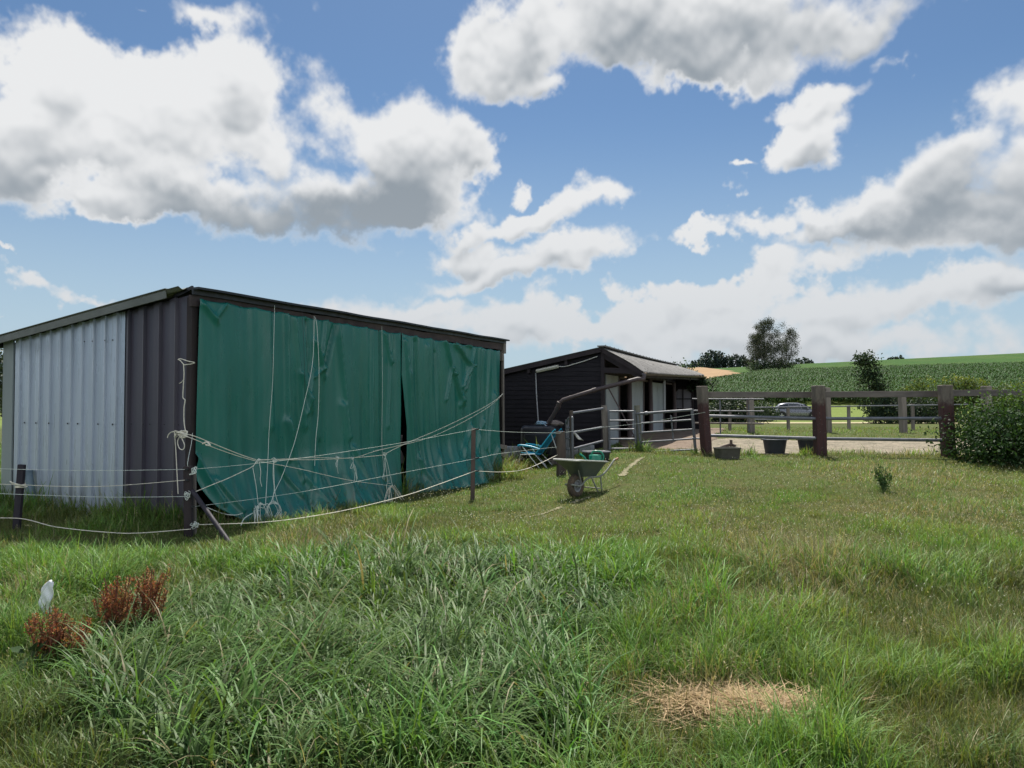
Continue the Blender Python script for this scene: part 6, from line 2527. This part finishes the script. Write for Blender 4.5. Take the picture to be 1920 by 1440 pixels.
DEN = 1.26
parts = [make(int(105000 * DEN), 2.1, 5.2, 5, 16), make(int(120000 * DEN), 5.2, 8.2, 4, 14, 1.25), make(int(150000 * DEN), 8.2, 12.5, 3, 12, 1.6),
         make(int(150000 * DEN), 12.5, 19.5, 2, 10, 2.3), make(int(70000 * DEN), 19.5, 31, 2, 8, 3.4, 1.3)]
grass_obj('pasture_grass', 'mixed long and cropped grass of the pasture', parts, m_grass)


# ---- broad couch-grass leaves that arch over in the rank patch
def rank(n_t, per, d0, d1, wide=1.0):
    """tufts whose blades fan out from one crown and arch over"""
    tx, ty = scatter_d(n_t, d0, d1, -420, 1900)
    ok = allowed(tx, ty)
    tx, ty = tx[ok], ty[ok]
    px, py = to_px(tx, ty)
    lush = field(LUSH, px, py)
    f = np.clip(lush, 0, 1) + 1.7 * (fbm(tx * 1.5, ty * 1.5, 109) - .5) + .55 * (fbm(tx * 5, ty * 5, 111) - .5)
    keep = gr_.random(len(tx)) < S((f - .26) / .5) * (lush > .02) + .012 * (ty < 6.0) * (px < 1150)
    tx, ty, lush = tx[keep], ty[keep], lush[keep]
    m = len(tx)
    size = gr_.lognormal(.03, .32, m) * (.75 + .35 * np.clip(lush, 0, 1))
    tcol = (1 + .20 * gr_.normal(size=(m, 1))) * (LUSHC[None] * (1 + .08 * gr_.normal(size=(m, 3))))
    ti_ = np.repeat(np.arange(m), gr_.integers(int(per * .5), int(per * 1.5), m))
    n = len(ti_)
    drift = 2 * PI * fbm(tx * .7, ty * .7, 104) * 1.4 + 3.9
    lean = gr_.random(m) < .65
    az_ = np.where(lean[ti_], drift[ti_] + gr_.normal(0, .75, n), gr_.uniform(0, 2 * PI, n))
    x = tx[ti_] + np.cos(az_) * .018 + gr_.normal(0, .022, n)
    y = ty[ti_] + np.sin(az_) * .018 + gr_.normal(0, .022, n)
    L = .315 * size[ti_] * gr_.uniform(.55, 1.2, n)
    Wd = gr_.uniform(.0065, .0165, n) * wide * np.clip(size[ti_], .7, 1.2)
    th0 = np.abs(gr_.normal(.16, .14, n))
    th1 = th0 + np.clip(gr_.normal(2.2, .55, n), .5, 3.1)
    c = tcol[ti_] * (1 + .13 * gr_.normal(size=(n, 1)))
    dead = gr_.random((n, 1)) < .04
    c = np.where(dead, HAY[None] * gr_.uniform(.6, 1.1, (n, 1)), c)
    return blades(x, y, L, Wd, az_, th0, th1, 6, np.clip(c, .01, .4))


grass_obj('couch_grass', 'rank broad bladed grass arching over in the foreground', [rank(4700, 14, 2.1, 5.0), rank(4200, 12, 5.0, 7.8, 1.1)], m_grass)


# ---- thin seed stalks standing above the rest
def stalks(n, d0, d1, wide):
    x, y = scatter_d(n, d0, d1)
    ok = allowed(x, y)
    x, y = x[ok], y[ok]
    px, py = to_px(x, y)
    dry = field(DRY, px, py)
    sd = (x - A.x) * NS.x + (y - A.y) * NS.y
    aside = (x - A.x) * V.x + (y - A.y) * V.y
    ns_ = np.exp(-(np.maximum(sd - .1, 0) / .6) ** 2) * (aside > -.2) * (aside < 5)
    p_ = np.clip(.08 + .8 * dry + .5 * ns_ - .4 * S((y - 7.5) / 3) * S((px - 600) / 300) * (dry < .3), .01, 1)
    keep = gr_.random(len(x)) < p_
    x, y, dry, ns_ = x[keep], y[keep], dry[keep], ns_[keep]
    n = len(x)
    px, py = to_px(x, y)
    base_h = .20 + .14 * np.clip(dry, 0, 1) - .22 * S((y - 7.5) / 4) * S((px - 600) / 300) + .30 * ns_
    L = np.clip(base_h, .10, .8) * gr_.uniform(.65, 1.25, n)
    az_ = 2 * PI * fbm(x * .5, y * .5, 105) * 1.4 + 3.4 + gr_.normal(0, .9, n)
    th0 = np.abs(gr_.normal(.10, .14, n))
    th1 = th0 + np.clip(gr_.normal(.6, .5, n), 0, 1.9)
    c = np.where(gr_.random((n, 1)) < .6, STRAW[None], HAY[None] * np.array([[.75, .95, .8]])) * gr_.uniform(.6, 1.1, (n, 1))
    v, q, t, cc = blades(x, y, L, np.full(n, .0030) * wide, az_, th0, th1, 4, c)
    # an ear of small husks along the last third
    tips = v.reshape(n, 9, 3)
    ear = gr_.random(n) < .55
    e0_, e1_ = tips[ear, 6], tips[ear, 8]
    m_ = 7
    tt = np.linspace(0, 1, m_)[None, :, None]
    ec = (e0_[:, None] * (1 - tt) + e1_[:, None] * tt).reshape(-1, 3) + gr_.normal(0, .004, (ear.sum() * m_, 3))
    v2, f2, t2 = leaves(ec, .020 * wide ** .5, .006 * wide ** .5, r=gr_)
    c2 = np.repeat(np.repeat(np.clip(c[ear] * 1.15, 0, .6), m_, 0), 6, 0)
    return [(v, q, t, cc), (v2, f2, t2, c2)]


grass_obj('seed_stalks', 'bleached seed stalks standing above the green grass', stalks(6500, 2.2, 6.5, 1.0) + stalks(6000, 6.5, 11, 1.3) + stalks(4000, 11, 17, 1.8), m_dry)


# ---- straw lying about
def straw(n, cx_, cy_, rx, ry):
    a, r_ = gr_.uniform(0, 2 * PI, n), np.abs(gr_.normal(0, .55, n))
    px, py = cx_ + np.cos(a) * r_ * rx, cy_ + np.sin(a) * r_ * ry
    d = 1400 * 1.60 / (py - HOR + 1)
    x, y = (px - CX) / FPX * d, d
    L = gr_.uniform(.06, .20, n)
    az_ = gr_.uniform(0, 2 * PI, n)
    th0 = gr_.uniform(1.25, 1.65, n)
    c = np.where(gr_.random((n, 1)) < .6, np.array([[.46, .34, .20]]), np.array([[.32, .23, .13]])) * gr_.uniform(.7, 1.15, (n, 1))
    return blades(x, y, L, np.full(n, .0042), az_, th0, th0 + gr_.normal(0, .25, n), 3, c, zoff=gr_.uniform(.008, .075, n))


grass_obj('loose_straw', 'loose golden straw lying in the grass', [straw(2900, 1405, 1320, 145, 34), straw(420, 1280, 1300, 110, 34), straw(300, 1090, 1330, 80, 30), straw(500, -20, 1136, 55, 20), straw(160, 520, 1060, 100, 30)], m_dry)


# ---- white clover heads
def clover(n, d0, d1, size):
    x, y = scatter_d(n, d0, d1)
    ok = allowed(x, y)
    x, y = x[ok], y[ok]
    px, py = to_px(x, y)
    p_ = S((fbm(x * .7, y * .7, 106) - .44) * 7) * S((px - 560) / 350) * S((py - 858) / 20) * (1 - .8 * S((py - 1060) / 90)) + .55 * ell(px, py, 1230, 890, 150, 25) + .4 * ell(px, py, 1500, 920, 300, 30)
    p_ = p_ + .22 * S((px - 1700) / 150) * S((py - 980) / 60) * (1 - S((py - 1180) / 90))
    keep = gr_.random(len(x)) < np.clip(p_, 0, 1)
    x, y = x[keep], y[keep]
    n = len(x)
    z = gh(x, y) + gr_.uniform(.05, .13, n)
    c = np.stack([x, y, z], -1)
    o = np.array([[1, 0, 0], [0, 1, 0], [-1, 0, 0], [0, -1, 0], [0, 0, 1], [0, 0, -1]]) * .5
    v = (c[:, None] + o[None] * (size * gr_.uniform(.7, 1.3, n))[:, None, None]).reshape(-1, 3)
    i = (np.arange(n) * 6)[:, None]
    tris = np.concatenate([i + np.array([list(f)]) for f in ((0, 1, 4), (1, 2, 4), (2, 3, 4), (3, 0, 4), (1, 0, 5), (2, 1, 5), (3, 2, 5), (0, 3, 5))])
    cc = np.repeat(np.where(gr_.random((n, 1)) < .8, np.array([[.52, .53, .42]]), np.array([[.60, .56, .22]])), 6, 0)
    return v, np.zeros((0, 4), int), tris, cc


grass_obj('clover_flowers', 'small white clover flowers over the cropped meadow', [clover(5200, 5.5, 10, .013), clover(9000, 10, 17.3, .016)], m_dry, smooth=False)
